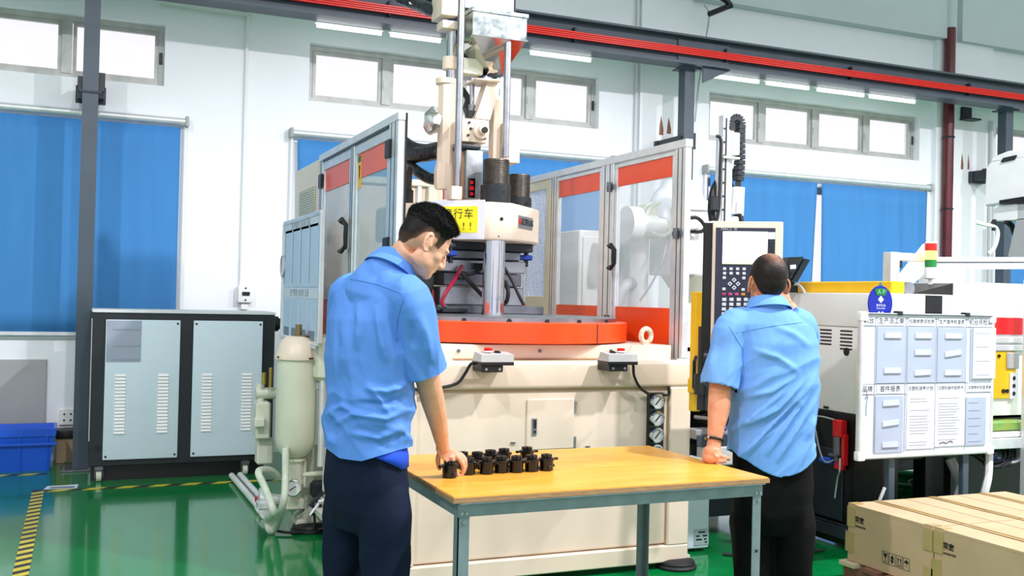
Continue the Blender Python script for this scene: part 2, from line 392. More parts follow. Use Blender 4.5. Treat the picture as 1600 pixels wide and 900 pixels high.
# soot above the brackets
soot = clear('weld_soot', '#9a5a28', .5, .9)
for px, py, w_, h_ in ((1033, 208, .05, .3), (1045, 206, .05, .25), (1503, 262, .04, .3), (1513, 262, .03, .28), (152, 130, .05, .25)):
    yw_ = 9.03 if px in (1033, 1045, 1503, 1513) else WY
    q = P(px, py, y=yw_); mb = MB()
    mb.prism([(q.x-w_*.5, yw_-.0015, q.z-.02), (q.x+w_*.5, yw_-.0015, q.z-.02), (q.x+w_*.55, yw_-.0015, q.z+h_*.12), (q.x+w_*.2, yw_-.0015, q.z+h_*.4), (q.x-w_*.1, yw_-.0015, q.z+h_*.6), (q.x-w_*.4, yw_-.0015, q.z+h_*.25)], (0, .001, 0))
    obj('soot_stain', mb, soot, bpy.data.objects['wall_back'], 0)
q = P(1512, 177, y=9.0)
t = thing('wall_bracket', 'small black steel bracket high on the wall right of the maroon pipe', 'bracket', (q.x, 9.0, q.z))
obj('bracket_plate', MB().box(q.x-.09, q.x+.05, 8.98, 9.03, q.z-.07, q.z+.07, .004), 'darksteel', t); obj('bracket_ledge', MB().box(q.x-.10, q.x+.12, 8.90, 9.03, q.z-.09, q.z-.07, .003), 'darksteel', t)
# small bits at lower left
a = P(-60, 562, y=9.07); b = P(70, 672, y=9.07)
tag(origin_to(obj('access_panel', MB().box(a.x, b.x, 9.07, WY-.002, b.z, a.z, .004), 'greypanel'), (b.x-.3, 9.08, b.z)), 'grey steel access panel low on the wall behind the blue bin', 'panel')
t = thing('plastic_bin', 'bright blue plastic bin of scraps on the floor at the left', 'bin', (-.45, 8.75, 0))
x0, x1, y0, y1, h = -.86, -.16, 8.58, 8.92, .33
def bin_ring(z, g): return [(x0-g, y0-g, z), (x1+g, y0-g, z), (x1+g, y1+g, z), (x0-g, y1+g, z)]
obj('tub', MB().rings([bin_ring(.0, -.03), bin_ring(.27, 0), bin_ring(.27, .012), bin_ring(.33, .014), bin_ring(.33, -.008), bin_ring(.02, -.045)]), 'blue', t, 20)
for k in range(4):
    x = x0+.08+k*.19
    obj('rib', MB().prism([(x-.008, y0-.012, .27), (x+.008, y0-.012, .27), (x+.008, y0+.02, .0), (x-.008, y0+.02, .0)], (0, .006, 0)), 'blue', t, 0)
obj('rim', MB().box(x0-.02, x1+.02, y0-.022, y0-.01, .2, .225, .003), 'blue', t)
for x, y, s_, lab in ((-.72, 8.70, .07, 'pale crumpled plastic scrap at the left in the blue bin'), (-.55, 8.74, .06, 'flat whitish plastic scrap in the middle of the blue bin'), (-.33, 8.72, .07, 'pointed white plastic scrap at the right in the blue bin')):
    z = .253; q = tag(obj('scrap', MB().hull([(x-s_, y-s_*.6, z), (x+s_, y-s_*.5, z), (x+s_*.7, y+s_*.6, z+.01), (x-s_*.5, y+s_*.6, z+.03), (x+s_*.3, y, z+s_*.75)]), 'paper', None, 0), lab, 'scrap', 'scraps in the blue bin')
    origin_to(q, (x, y, z))
obj('scrap_bed', MB().box(x0+.02, x1-.02, y0+.02, y1-.02, .2, .252), 'paper', t, 0)
t = thing('carton', 'small brown carton with a black pad against the wall by the column', 'box', (-.1, 9.0, 0))
obj('box_body', MB().box(-.15, .0, 8.92, 9.08, 0, .2, .004), 'card', t); obj('pad', MB().box(-.16, .01, 8.90, 9.08, .2, .27, .015, 2), 'black', t)
t = thing('socket_plate', 'white socket plate on the wall left of the column', 'outlet', (-.07, 9.08, .3))
obj('plate', MB().box(-.14, -.0, 9.075, WY, .29, .42, .004), 'white', t)
for x in (-.1, -.05):
    for z in (.33, .38): obj('socket_hole', MB().cyl((x, 9.07, z), (x, 9.076, z), .008, n=8), 'black', t)
# hazard tape on the floor
hz = mat('black_yellow_tape_black', '#262a26', .4, var=.15); yl = mat('hazard_tape_yellow', '#dcc93b', .4, var=.1)
t = thing('hazard_tape', 'yellow and black striped floor tape running towards the viewer at the left', 'floor tape', (-.25, 6.6, 0))
x0 = -.275
obj('backing', MB().box(x0, x0+.075, 4.6, 7.80, 0, .0015), hz, t, 0)
pr = piece('stripe', MB().prism([(0, 0, 0), (.075, .05, 0), (.075, .11, 0), (0, .06, 0)], (0, 0, .0012)), yl, 0)
copies(pr, [(x0, 4.62+k*.12, .0016) for k in range(26)], t)
t = thing('hazard_tape', 'yellow and black dashed floor tape along the front of the cabinet', 'floor tape', (.6, 7.72, 0))
obj('backing', MB().box(-.2, 1.9, 7.70, 7.765, 0, .0015), hz, t, 0)
pr = piece('stripe', MB().prism([(0, 0, 0), (.11, 0, 0), (.17, .065, 0), (.06, .065, 0)], (0, 0, .0012)), yl, 0)
copies(pr, [(-.18+k*.22, 7.70, .0016) for k in range(9)], t)
t = thing('hazard_tape', 'yellow and black floor tape in front of the blue bin', 'floor tape', (-.5, 8.5, 0))
obj('backing', MB().box(-1.5, -.2, 8.42, 8.48, 0, .0015), hz, t, 0)
pr = piece('stripe', MB().prism([(0, 0, 0), (.1, 0, 0), (.15, .06, 0), (.05, .06, 0)], (0, 0, .0012)), yl, 0)
copies(pr, [(-1.4+k*.2, 8.42, .0016) for k in range(6)], t)
t = thing('floor_label', 'pale laminated label stuck on the floor where the tapes meet', 'label', (-.05, 7.78, 0))
obj('card', MB().prism([P(68, 765, z=.003), P(120, 763, z=.003), P(123, 757, z=.003), P(74, 760, z=.003)], (0, 0, .002)), 'paper', t, 0)
obj('print', MB().prism([P(76, 763.5, z=.0062), P(116, 762, z=.0062), P(117, 759.5, z=.0062), P(80, 761, z=.0062)], (0, 0, .0005)), 'inkgrey', t, 0)

# ================================================================== CHILLER CABINET
t = thing('chiller_cabinet', 'charcoal framed cabinet with two pale louvred doors by the left column', 'cabinet', (.73, 8.25, 0))
X0, X1, YF, YB = .085, 1.405, 7.97, 8.52; ZB, ZT = .115, 1.245
mb = MB().box(X0, X1, YF+.01, YB, ZB, ZT, .006)
obj('body', mb, 'charcoal', t)
obj('top_cover', MB().box(X0-.004, X1+.004, YF, YB+.005, ZT, ZT+.022, .008, 2), 'trim', t)
obj('plinth', MB().box(X0+.02, X1-.05, YF+.08, YB-.02, .0, ZB), 'black', t, 0)
obj('side_strip', MB().box(X0-.006, X0, YF+.03, YF+.06, .3, 1.2), 'alu', t, 0)
lo_ = piece('louvre', MB().rings([[(-.04, 0, -.0085), (.04, 0, -.0085), (.04, 0, .0085), (-.04, 0, .0085)], [(-.036, -.011, -.0095), (.036, -.011, -.0095), (.034, -.003, .007), (-.034, -.003, .007)]]), 'white', 0)
locs = []
for (xa, xb) in ((P(163, 600, y=YF).x, P(279.5, 600, y=YF).x), (P(300, 600, y=YF).x, P(408, 600, y=YF).x)):
    z0, z1 = .165, 1.195
    dr = obj('door', MB().box(xa, xb, YF-.018, YF+.01, z0, z1, .006, 2), 'paleblue', t)
    for q in ((xa+.02, z0+.025), (xb-.02, z0+.025), (xb-.02, z1-.025), (xa+.02, z1-.025)):
        obj('screw', MB().cyl((q[0], YF-.023, q[1]), (q[0], YF-.016, q[1]), .008, n=10), 'black', dr)
    wd = xb-xa
    locs.append((dr, [(xa+wd*f, YF-.018, .365+k*.0248) for f in (.21, .785) for k in range(18)]))
for i, (dr, ls) in enumerate(locs):
    copies(lo_ if i == 0 else lo_.copy(), ls, dr)
    if i == 0: nxt = lo_
for o in [o for o in bpy.data.objects if o.name.startswith('louvre') and not o.users_collection]: COL.objects.link(o)
xa = P(163, 600, y=YF).x
pk = obj('document_pocket', MB().box(xa+.006, xa+.245, YF-.026, YF-.018, .885, 1.19, .003), 'pvcsheet', t)
for z in (1.12, 1.0, .90): obj('pocket_lip', MB().box(xa+.05, xa+.235, YF-.031, YF-.026, z, z+.022, .002), 'pvcsheet', pk)
obj('knob', MB().cyl((X0+.055, YF-.004, .25), (X0+.055, YF+.012, .25), .02), 'black', t)
for x in (X0+.07, X1-.2):
    c = obj('caster', MB().cyl((x-.018, YF+.05, .042), (x+.018, YF+.05, .042), .042, n=18), 'creamd', t)
    obj('fork', MB().box(x-.03, x+.03, YF+.01, YF+.09, .085, .115, .004).box(x-.03, x-.024, YF+.03, YF+.07, .03, .09).box(x+.024, x+.03, YF+.03, YF+.07, .03, .09), 'dullsteel', c)
obj('pipe_fitting', MB().cyl((X1, 8.2, 1.17), (X1+.1, 8.2, 1.17), .045).cyl((X1+.03, 8.2, 1.17), (X1+.06, 8.2, 1.17), .06), 'rubber', t)
# ================================================================== VERTICAL ROTARY PRESS (one machine, many parts)
pr_ = thing('rotary_molding_press', 'cream vertical rotary moulding press with orange turntable and banded clear guards', 'machine', (2.2, 5.6, 0))
def pp(name, mb, m, smooth=35, label=None, parent=None): return obj(name, mb, m, parent or pr_, smooth, label)
BX0, BX1, BY = 1.38, 3.03, 4.60
pp('base_body', MB().box(BX0+.004, BX1-.004, BY+.022, 7.15, .13, 1.08, .01), 'cream')
pp('base_frame', MB().box(BX0, BX1, BY, BY+.12, .967, 1.105, .02, 3).box(2.90, BX1, BY, BY+.1, .125, .967, .006).box(BX0, 1.49, BY, BY+.1, .125, .967, .006).box(BX0, BX1, BY, BY+.1, .035, .125, .006)
   .box(BX0, BX0+.03, BY+.1, 7.15, .1, .22, .004).box(BX1-.03, BX1, BY+.1, 7.15, .08, .2, .004), 'cream')
pp('base_rear', MB().box(BX0, BX1, BY+.12, 7.16, 1.06, 1.10, .01), 'cream')
pp('recess_edge_strip', MB().box(1.49, 2.90, BY+.016, BY+.0225, .955, .967).box(2.893, 2.90, BY+.016, BY+.0225, .13, .967), mat('tan_strip', '#b59a78', .7), 0, 'thin tan strip along the recess edge')  # thin tan strips along the top and right edges of the recess
ht = pp('hatch', MB().box(2.07, 2.338, BY+.012, BY+.024, .66, .915, .004), 'cream')
pp('hatch_lock', MB().box(2.097, 2.125, BY+.004, BY+.013, .735, .822, .004), 'steel', 35, None, ht)
pp('lock_core', MB().cyl((2.111, BY-.002, .753), (2.111, BY+.005, .753), .007, n=10).box(2.104, 2.118, BY+.001, BY+.005, .77, .812), 'charcoal', 35, None, ht)
for z in (.69, .87): pp('hinge', MB().cyl((2.343, BY+.012, z-.03), (2.343, BY+.012, z+.03), .006, n=10), 'steel', 35, None, ht)
for k, (x, z) in enumerate(((2.0, .70), (2.42, .665), (2.11, .655))): pp('latch_tab', MB().box(x-.012, x+.012, BY+.012, BY+.024, z-.003, z+.004, .001), 'dullsteel', 0)
# feet
for x, y in ((2.97, 4.62), (1.29, 6.02), (2.97, 7.0), (1.32, 4.75)):
    sx = -1 if x < 2 else 1; bx = BX0 if x < 2 else BX1
    f_ = pp('foot', MB().lathe([(0, .105), (.012, .11), (.022, .098), (.03, .1), (.042, .094), (.05, .06)], (x, y, 0)), 'rubber')
    pp('foot_bracket', MB().prism([(bx-sx*.03, y, .05), (x+sx*.07, y, .05), (x+sx*.07, y, .085), (bx-sx*.03, y, .22)], (0, .02, 0)).prism([(bx-sx*.03, y+.1, .05), (x+sx*.07, y+.1, .05), (x+sx*.07, y+.1, .085), (bx-sx*.03, y+.1, .22)], (0, .02, 0)).box(min(bx-sx*.03, x+sx*.08), max(bx-sx*.03, x+sx*.08), y-.01, y+.13, .045, .062), 'creamd', 20, None, f_)
    pp('foot_bolt', MB().cyl((x+sx*.03, y+.06, .06), (x+sx*.03, y+.06, .12), .012, n=8).cyl((x+sx*.03, y+.06, .07), (x+sx*.03, y+.06, .085), .022, n=6), 'dullsteel', 35, None, f_)
# upper ledge with lifting eye
pp('upper_ledge', MB().box(1.47, 3.0, 4.76, 6.95, 1.10, 1.182, .008, 2), 'cream')
pp('ledge_foot', MB().prism([(1.62, 4.74, 1.10), (1.72, 4.74, 1.10), (1.66, 4.74, 1.16), (1.62, 4.74, 1.18)], (0, .03, 0)), 'cream', 20)
pp('ledge_foot', MB().prism([(2.70, 4.74, 1.10), (2.98, 4.74, 1.10), (2.98, 4.74, 1.18), (2.74, 4.74, 1.18)], (0, .03, 0)), 'cream', 20)
pp('ledge_gap', MB().box(1.47, 3.0, 4.752, 4.76, 1.105, 1.111), 'plyedge', 0)
for x in (1.75, 2.2, 2.62): pp('ledge_bolt', MB().cyl((x, 4.75, 1.15), (x, 4.76, 1.15), .009, n=8), 'dullsteel')
le = mat('chipped_white_paint', '#efe9da', .5, var=.3, scale=45, col2='#a98f6a')
pp('lifting_eye', MB().torus((2.86, 4.80, 1.232), (.25, -1, 0), .038, .014).cyl((2.86, 4.80, 1.18), (2.86, 4.80, 1.2), .02), le)
# turntable
TC = Vector((2.2, 5.47, 0))
sk = MB().lathe([(1.19, .765), (1.19, .80), (1.295, .80), (1.30, .79), (1.30, .5)], TC, (0, 0, 1), 96, False); sk.box(2.525, 2.531, 4.72, 4.7405, 1.192, 1.296)
pp('turntable_skirt', MB().lathe([(1.19, .70), (1.19, .80), (1.292, .80), (1.298, .79), (1.298, .70)], TC, (0, 0, 1), 110), 'orange'); sk.bm.free()
a = math.radians(-66); pp('skirt_seam', MB().obox(TC+Vector((.8*math.cos(a), .8*math.sin(a), 1.242)), (-math.sin(a), math.cos(a), 0), (math.cos(a), math.sin(a), 0), (0, 0, 1), .003, .002, .05), 'charcoal', 0)
pp('turntable_plate', MB().lathe([(1.285, .70), (1.285, .74), (1.318, .74), (1.322, .735), (1.322, .0)], TC, (0, 0, 1), 90), 'steel')
tp = pp('table_bolt', MB(), 'charcoal'); bpy.data.objects.remove(tp)
bo = piece('table_bolt', MB().cyl((0, .004, 0), (0, -.006, 0), .012, n=10), 'charcoal')
copies(bo, [TC+Vector((.74*math.cos(R_(q)), .74*math.sin(R_(q)), 1.303)) for q in (-122, -104, -88, -72, -52)], pr_)
pp('turntable_bearing', MB().cyl((TC.x, TC.y, 1.1), (TC.x, TC.y, 1.2), .66, n=60), 'dullsteel')
# lower mould & insert blocks on the table
pp('lower_mold', MB().box(1.93, 2.62, 5.62, 6.0, 1.322, 1.372, .006), 'dullsteel')
pp('mold_plate', MB().box(1.96, 2.50, 5.66, 6.02, 1.372, 1.485, .006), 'steel')
pp('mold_plate', MB().box(1.98, 2.48, 5.65, 6.02, 1.49, 1.565, .006), 'dullsteel')
pp('mold_plate', MB().box(1.95, 2.50, 5.64, 6.02, 1.57, 1.645, .006), 'steel')
pp('mold_plate', MB().box(2.02, 2.46, 5.63, 6.02, 1.65, 1.70, .006), 'dullsteel')
pp('moving_platen', MB().box(1.80, 2.54, 5.62, 6.15, 1.703, 1.752, .006), 'darksteel')
hb = piece('mold_screw', MB().cyl((0, .003, 0), (0, -.003, 0), .009, n=10), 'black')
copies(hb, [(x, 5.648, z) for x, z in ((2.07, 1.53), (2.095, 1.53), (2.12, 1.53), (2.09, 1.675), (2.12, 1.675), (2.3, 1.53), (2.33, 1.53), (2.05, 1.61), (2.35, 1.61))], pr_)
pp('connector', MB().box(2.14, 2.24, 5.6, 5.65, 1.585, 1.625, .004), 'charcoal'); pp('connector', MB().box(2.28, 2.33, 5.59, 5.65, 1.60, 1.64, .004), 'steel')
dk = mat('dark_green_grey_block', '#3b4240', .5)
pp('side_block', MB().box(1.82, 1.95, 5.75, 6.05, 1.45, 1.6, .006).box(1.84, 1.98, 5.75, 6.0, 1.322, 1.45, .006), dk)
for dx in (0, .022, .05, .075): pp('water_hose', MB().tube([(1.86+dx, 5.72, 1.46), (1.855+dx, 5.70, 1.40), (1.88+dx, 5.69, 1.34), (1.93+dx, 5.66, 1.335)], .009, 6), mat('dark_red_hose', '#8e1024', .4))
y = 5.56
pp('hose', MB().tube([P(722, 416, y=5.6), P(712, 434, y=5.55), P(698, 455, y=5.5), P(691, 470, y=5.5), P(694, 478, y=5.5)], .012, 8), mat('crimson_hose', '#9c1638', .35))
pp('hose', MB().tube([P(718, 426, y=5.58), P(735, 428, y=5.55), P(752, 420, y=5.55), P(756, 412, y=5.58)], .011, 8), 'rubber')
pp('hose', MB().tube([P(722, 427, y=5.57), P(738, 445, y=5.55), P(758, 466, y=5.6)], .013, 8), 'rubber')
pp('hose', MB().tube([P(788, 418, y=5.5), P(800, 438, y=5.45), P(810, 460, y=5.42), P(818, 476, y=5.42)], .01, 8), 'rubber')
pp('hose', MB().tube([P(789, 440, y=5.55), P(794, 455, y=5.5), P(792, 470, y=5.5), P(786, 475, y=5.55)], .013, 8), 'rubber')
pp('drag_tray', MB().box(1.94, 2.10, 5.56, 5.66, 1.33, 1.35, .004).cyl((1.86, 5.62, 1.345), (1.98, 5.6, 1.345), .016, n=10), 'charcoal')
# tie bars, nuts, fixed platen
for nm, x, y, r in (('front', 2.20, 5.42, .065), ('right', 2.60, 6.0, .06), ('left', 1.80, 6.0, .06)):
    tb = pp('tie_bar', MB().cyl((x, y, 1.322), (x, y, 1.98), r, n=32), 'chrome')
    if nm == 'front': pp('collar_clip', MB().box(x-.01, x+.03, y-r-.012, y-r+.004, 1.41, 1.425, .003), 'chrome', 35, None, tb)
    nt_ = pp('tie_nut', MB().lathe([(1.965, r*1.36), (2.07, r*1.36), (2.074, r*1.3)], (x, y, 0), n=36), 'charcoal')
    prof = [(2.07, r*1.16)]+[(2.072+.005*k, r*(1.16 if k % 2 else 1.19)) for k in range(30)]+[(2.222, r*1.14)]
    pp('thread', MB().lathe(prof, (x, y, 0), n=32), mat('oily_thread', '#4a4541', .4, .7, var=.3, scale=30) if nm == 'front' else bpy.data.materials['oily_thread'], 20, None, nt_)
    for q in range(8):
        an = q*math.pi/4+.2; pp('spanner_hole', MB().cyl((x+math.cos(an)*r*1.3, y+math.sin(an)*r*1.3, 2.03), (x+math.cos(an)*r*1.375, y+math.sin(an)*r*1.375, 2.03), .009, n=10), 'black', 35, None, nt_)
plan = [(2.125, 5.32), (2.275, 5.32), (2.57, 5.615), (2.62, 5.75), (2.62, 6.2), (1.70, 6.2), (1.70, 5.745)]
pl = pp('fixed_platen', MB().prism([(x, y, 1.752) for x, y in plan], (0, 0, .215), .012), 'cream')
pp('platen_hole', MB().cyl((2.20, 5.316, 1.872), (2.20, 5.325, 1.872), .0105, n=14).cyl((2.185, 5.316, 1.772), (2.185, 5.325, 1.772), .004, n=8), 'black', 35, None, pl)
nx = Vector((1, -1, 0)).normalized(); ux = Vector((1, 1, 0)).normalized()
c0 = Vector((2.405, 5.45, 1.868))
pp('nameplate', MB().obox(c0+nx*.002, ux, nx, (0, 0, 1), .115, .003, .036), 'steel', 0, 'steel nameplate with raised lettering', pl)
pp('nameplate_letters', text_bm('ULTIPLAS', .052, c0+ux*.018+nx*.006, ux, (0, 0, 1), spacing=.92, bold=.002), 'charcoal', 0, None, pl)
pp('nameplate_letter', text_bm('M', .052, c0-ux*.094+nx*.006, ux, (0, 0, 1), bold=.002), 'redplastic', 0, 'red initial letter', pl)
# paper sign on the left chamfer
nl = Vector((-1, -1, 0)).normalized(); ul = Vector((1, -1, 0)).normalized()
s1 = P(756, 312, y=5.335); so = Vector((2.11, 5.335, 1.865)) - ul*.19 + nl*.004
sg = pp('warning_sign', MB().obox(so+nl*.002, ul, nl, (0, 0, 1), .185, .002, .112), 'paper', 0, 'white sheet with a yellow warning notice', pl)
sgy = pp('sign_print', MB().obox(so+nl*.0047-ul*.012, ul, nl, (0, 0, 1), .155, .0004, .076), 'signyellow', 0, None, pl)
pp('sign_letters', text_bm('注意行车', .062, so+nl*.0055+Vector((0, 0, .03))-ul*.012, ul, (0, 0, 1), spacing=1.1), 'ink', 0, None, pl)
pp('sign_letters', text_bm('安全 ! !', .062, so+nl*.0055-Vector((0, 0, .04))-ul*.0, ul, (0, 0, 1), spacing=1.15), 'ink', 0, None, pl)
for a_, b_, c_ in (((683, 394), (712, 390), 5.5), ((795, 401), (829, 404), 5.75)):
    A = P(*a_, y=c_); B = P(*b_, y=c_)
    pp('mold_clamp', MB().box(A.x, B.x, c_-.04, c_+.06, A.z-.02, A.z+.012, .008), mat('blue_clamp_paint', '#163f9c', .4))
    pp('clamp_bolt', MB().cyl((B.x-.03, c_, A.z-.06), (B.x-.03, c_, A.z+.08), .014, n=10).cyl((B.x-.05, c_, A.z+.05), (B.x-.01, c_, A.z+.05), .02, n=8).cyl((A.x+.05, c_, A.z-.05), (A.x+.05, c_, A.z+.01), .018, n=10), 'charcoal')
# ------------------------------------------------ injection unit above the platen
def xz(px, py, y): q = P(px, py, y=y); return q.x, q.z
def vcyl(name, px0, px1, py0, py1, y, m, n=24, parent=None, pad=0):
    a = P((px0+px1)/2, py0, y=y); b = P((px0+px1)/2, py1, y=y); r = (P(px1, py1, y=y)-P(px0, py1, y=y)).length/2
    x = (a.x+b.x)/2
    return pp(name, MB().cyl((x, y, b.z), (x, y, a.z), r, n=n), m, 35, None, parent)
def vbox(name, px0, px1, py0, py1, y, dep, m, bev=.006, parent=None):
    a = P(px0, py0, y=y); b = P(px1, py1, y=y); return pp(name, MB().box(a.x, b.x, y, y+dep, b.z, a.z, bev, 2), m, 35, None, parent)
YI = 5.62
cy = vcyl('cylinder', 684, 713, 128, 262, 5.78, 'cream', 8)
a = P(696, 262, y=5.78); b = P(696, 296, y=5.78)
pp('cylinder_foot', MB().rings([[(a.x+r*math.cos(q*math.pi/4+.39), 5.78+r*math.sin(q*math.pi/4+.39), z) for q in range(8)] for z, r in ((a.z+.03, .058), (a.z-.02, .068), (b.z+.03, .068), (b.z, .06))]), 'cream', 20)
vcyl('cylinder_cap', 682, 713, 124, 132, 5.78, 'cream', 24); vcyl('piston_rod', 698, 713, 40, 128, 5.78, 'chrome')
vcyl('piston_rod', 692, 702, 290, 312, 5.78, 'chrome', 16); vcyl('piston_rod', 703, 709, 290, 312, 5.78, 'chrome', 16)
vcyl('rod_clamp', 692, 715, 90, 109, 5.78, 'cream'); vbox('rod_clamp', 692, 716, 30, 46, 5.72, .12, 'cream'); vbox('crosshead', 691, 716, -20, 26, 5.70, .2, 'cream', .012)
vcyl('rod_collar', 700, 713, 24, 31, 5.78, 'charcoal')
vcyl('cylinder', 764, 789, 158, 250, 5.82, 'cream', 8); vcyl('cylinder_cap', 765, 783, 151, 158, 5.82, 'cream'); vcyl('piston_rod', 768, 781, 100, 152, 5.82, 'chrome')
vcyl('guide_rod', 713, 723.5, -30, 292, 5.50, 'steel', 20); vcyl('guide_rod', 787, 797, 40, 246, 5.55, 'steel', 20)
vbox('rod_socket', 706, 722, 290, 312, 5.46, .09, 'cream')
pp('heat_shield', MB().box(P(722, 10, y=5.75).x, P(803, 10, y=5.75).x, 5.75, 5.77, P(760, 16, y=5.75).z, P(760, -60, y=5.75).z, .003), 'paleblue')
pp('mast', MB().cyl(P(804, -40, y=5.8), P(804, 20, y=5.8), .008, n=8), 'charcoal')
# hopper: galvanised box on a bright folded cone
hx0, hx1, hy0, hy1 = 2.07, 2.42, 5.52, 5.80
hz1 = 3.12; hz0 = 2.962
hp = pp('hopper', MB().box(hx0, hx1, hy0, hy1, hz0, hz1, .003), 'galv', 20)
apx = P(772, 117, y=5.74)
def sq(z, cx, cy_, h, g=0): return [(cx-h, cy_-h, z), (cx+h, cy_-h, z), (cx+h, cy_+h, z), (cx-h, cy_+h, z)]
pp('hopper_cone', MB().rings([[(hx0+.002, hy0+.002, hz0), (hx1-.002, hy0+.002, hz0), (hx1-.002, hy1-.002, hz0), (hx0+.002, hy1-.002, hz0)], sq(apx.z, apx.x, 5.74, .04)], True), 'mirror', 20, None, hp)
pp('sight_window', MB().beam(apx+Vector((-.02, -.06, .03)), apx+Vector((.0, -.13, .12)), .05, .03), 'mirror', 20, None, hp)
pp('rim', MB().box(hx0-.006, hx1+.006, hy0-.006, hy0+.002, hz1-.02, hz1+.003).box(hx0-.006, hx0+.002, hy0, hy1, hz1-.02, hz1+.003).box(hx0-.004, hx1+.004, hy0-.004, hy0+.002, hz0-.003, hz0+.006), 'galv', 0, None, hp)
vcyl('hopper_neck', 762, 784, 112, 119, 5.74, 'charcoal'); 
a = P(745, 120, y=5.6); b = P(785, 126, y=5.6)
pp('feed_flange', MB().box(a.x, b.x, 5.62, 5.82, b.z-.006, a.z, .004), 'cream')
A, B = P(770, 126, y=5.72), P(750, 188, y=5.66)
pp('feed_chute', MB().hull([A+Vector((x, y, 0)) for x in (-.045, .04) for y in (-.05, .05)]+[B+Vector((x, y, 0)) for x in (-.05, .045) for y in (-.05, .05)]), 'cream', 20)
vbox('injection_block', 722, 761, 184, 224, 5.56, .2, 'cream', .008)
vbox('motor', 721, 756, 88, 118, 5.72, .2, 'creamd', .02); vcyl('motor_shaft', 734, 741, 122, 168, 5.75, 'steel'); vcyl('coupling', 731, 742, 164, 176, 5.72, 'dullsteel'); vcyl('coupling', 727, 745, 174, 184, 5.7, 'charcoal')
a = P(750, 205, y=5.56); pp('dial_boss', MB().lathe([(0, .05), (.03, .048), (.035, .03), (.07, .028)], (a.x, 5.56, a.z), (0, -1, 0)), 'cream'); pp('dial_knob', MB().cyl((a.x, 5.49, a.z-.004), (a.x, 5.475, a.z-.004), .018), 'black')
for dx, dz in ((-.07, .045), (-.075, -.03), (-.06, .01), (.03, -.04)): pp('cap_screw', MB().cyl((a.x+dx, 5.565, a.z+dz), (a.x+dx, 5.552, a.z+dz), .008, n=8), 'charcoal')
vbox('clamp_band', 721, 752, 224, 234, 5.55, .16, 'charcoal', .01)
vbox('barrel_cover', 729, 753, 234, 311, 5.56, .14, mat('stained_steel_cover', '#9ba0a4', .4, .6, var=.3, scale=14), .004)
vbox('barrel_side', 722, 730, 236, 311, 5.6, .1, 'plyedge')
bl = vbox('barrel_label', 732, 742, 278, 309, 5.552, .006, 'gloss_black', .001)
for py in (285, 294, 303):
    q = P(737, py, y=5.55); pp('red_mark', MB().cyl((q.x, 5.552, q.z), (q.x, 5.549, q.z), .014 if py == 294 else .011, n=16), 'redplastic', 35, None, bl)
vbox('control_box', 788, 812, 191, 255, 5.72, .22, 'cream', .006)
q = P(676, 189, y=5.7); mb = MB().ball(q, (.055, .05, .08), 3)
for v in mb.bm.verts: v.co += (v.co-q)*noise.noise(v.co*28)*.35
pp('foil_wrapped_motor', mb, mat('crumpled_foil', '#c9ccc8', .25, .9, var=.2, scale=30), 20)
blk = mat('foil_black_wrap', '#2a2d31', .25, .3, var=.5, scale=25, bump=.5, bscale=40)
def wrapped(pts, r, bands=5):
    h = pp('wrapped_hose', MB().tube(pts, r, 12, 5), blk, 60)
    return h
wrapped([P(628, 232, y=6.3), P(640, 241, y=6.2), P(660, 241, y=6.05), P(688, 236, y=5.9)], .052)
wrapped([P(630, 218, y=6.3), P(645, 228, y=6.2), P(665, 232, y=6.05), P(688, 228, y=5.9)], .03)
wrapped([P(626, 246, y=6.3), P(640, 258, y=6.2), P(655, 270, y=6.05), P(672, 279, y=5.95), P(690, 281, y=5.85)], .036)
wrapped([P(625, -4, y=6.2), P(650, 6, y=6.1), P(670, 14, y=5.95), P(692, 20, y=5.85)], .042)
wrapped([P(715, 60, y=5.9), P(728, 85, y=5.85), P(742, 105, y=5.8), P(753, 122, y=5.78)], .03)
wrapped([P(722, 140, y=5.85), P(731, 155, y=5.8), P(728, 170, y=5.75), P(734, 182, y=5.72)], .02)
pp('cable', MB().tube([P(690, 12, y=5.85), P(675, 26, y=5.95), P(640, 4, y=6.1)], .007, 6), 'pvc')

# ------------------------------------------------ guards
def guard(X, bays, posts, z0, zt, sgn, tag_, mats):
    """side guard in the plane x = X: aluminium posts, top rail, banded clear doors"""
    for y0, y1 in posts:
        p = pp('guard_post', MB().box(X-.02, X+.02, y0, y1, z0, zt, .003), 'alu', 0)
        for k in (.3, .7): pp('post_groove', MB().box(X-.0215, X+.0215, y0+(y1-y0)*k-.003, y0+(y1-y0)*k+.003, z0, zt), 'charcoal', 0, None, p)
    for y0, y1, b in bays:
        fr = pp('guard_door', MB().box(X-.014, X+.014, y0, y1, b[0], zt-.05, .002).box(X-.014, X+.014, y0, y1, z0+.01, z0+.045, .002).box(X-.014, X+.014, y0, y0+.03, z0+.045, b[0], .002).box(X-.014, X+.014, y1-.03, y1, z0+.045, b[0], .002), 'alu', 0)
        pp('clear_pane', MB().box(X-.003, X+.003, y0+.03, y1-.03, b[2], b[1]), 'acryl' if sgn > 0 else 'acryl_left', 0, None, fr)
        pp('orange_band', MB().box(X-.006, X+.006, y0+.03, y1-.03, b[1], b[0]), mats, 0, 'orange top band', fr)
        pp('orange_band', MB().box(X-.006, X+.006, y0+.03, y1-.03, z0+.045, b[2]), mats, 0, 'orange bottom band', fr)
guard(3.06, [(4.835, 5.53, (2.245, 2.13, 1.385)), (5.70, 6.37, (2.245, 2.13, 1.385))], [(4.72, 4.83), (5.535, 5.695), (6.375, 6.46)], 1.11, 2.318, 1, 'r', 'orange')
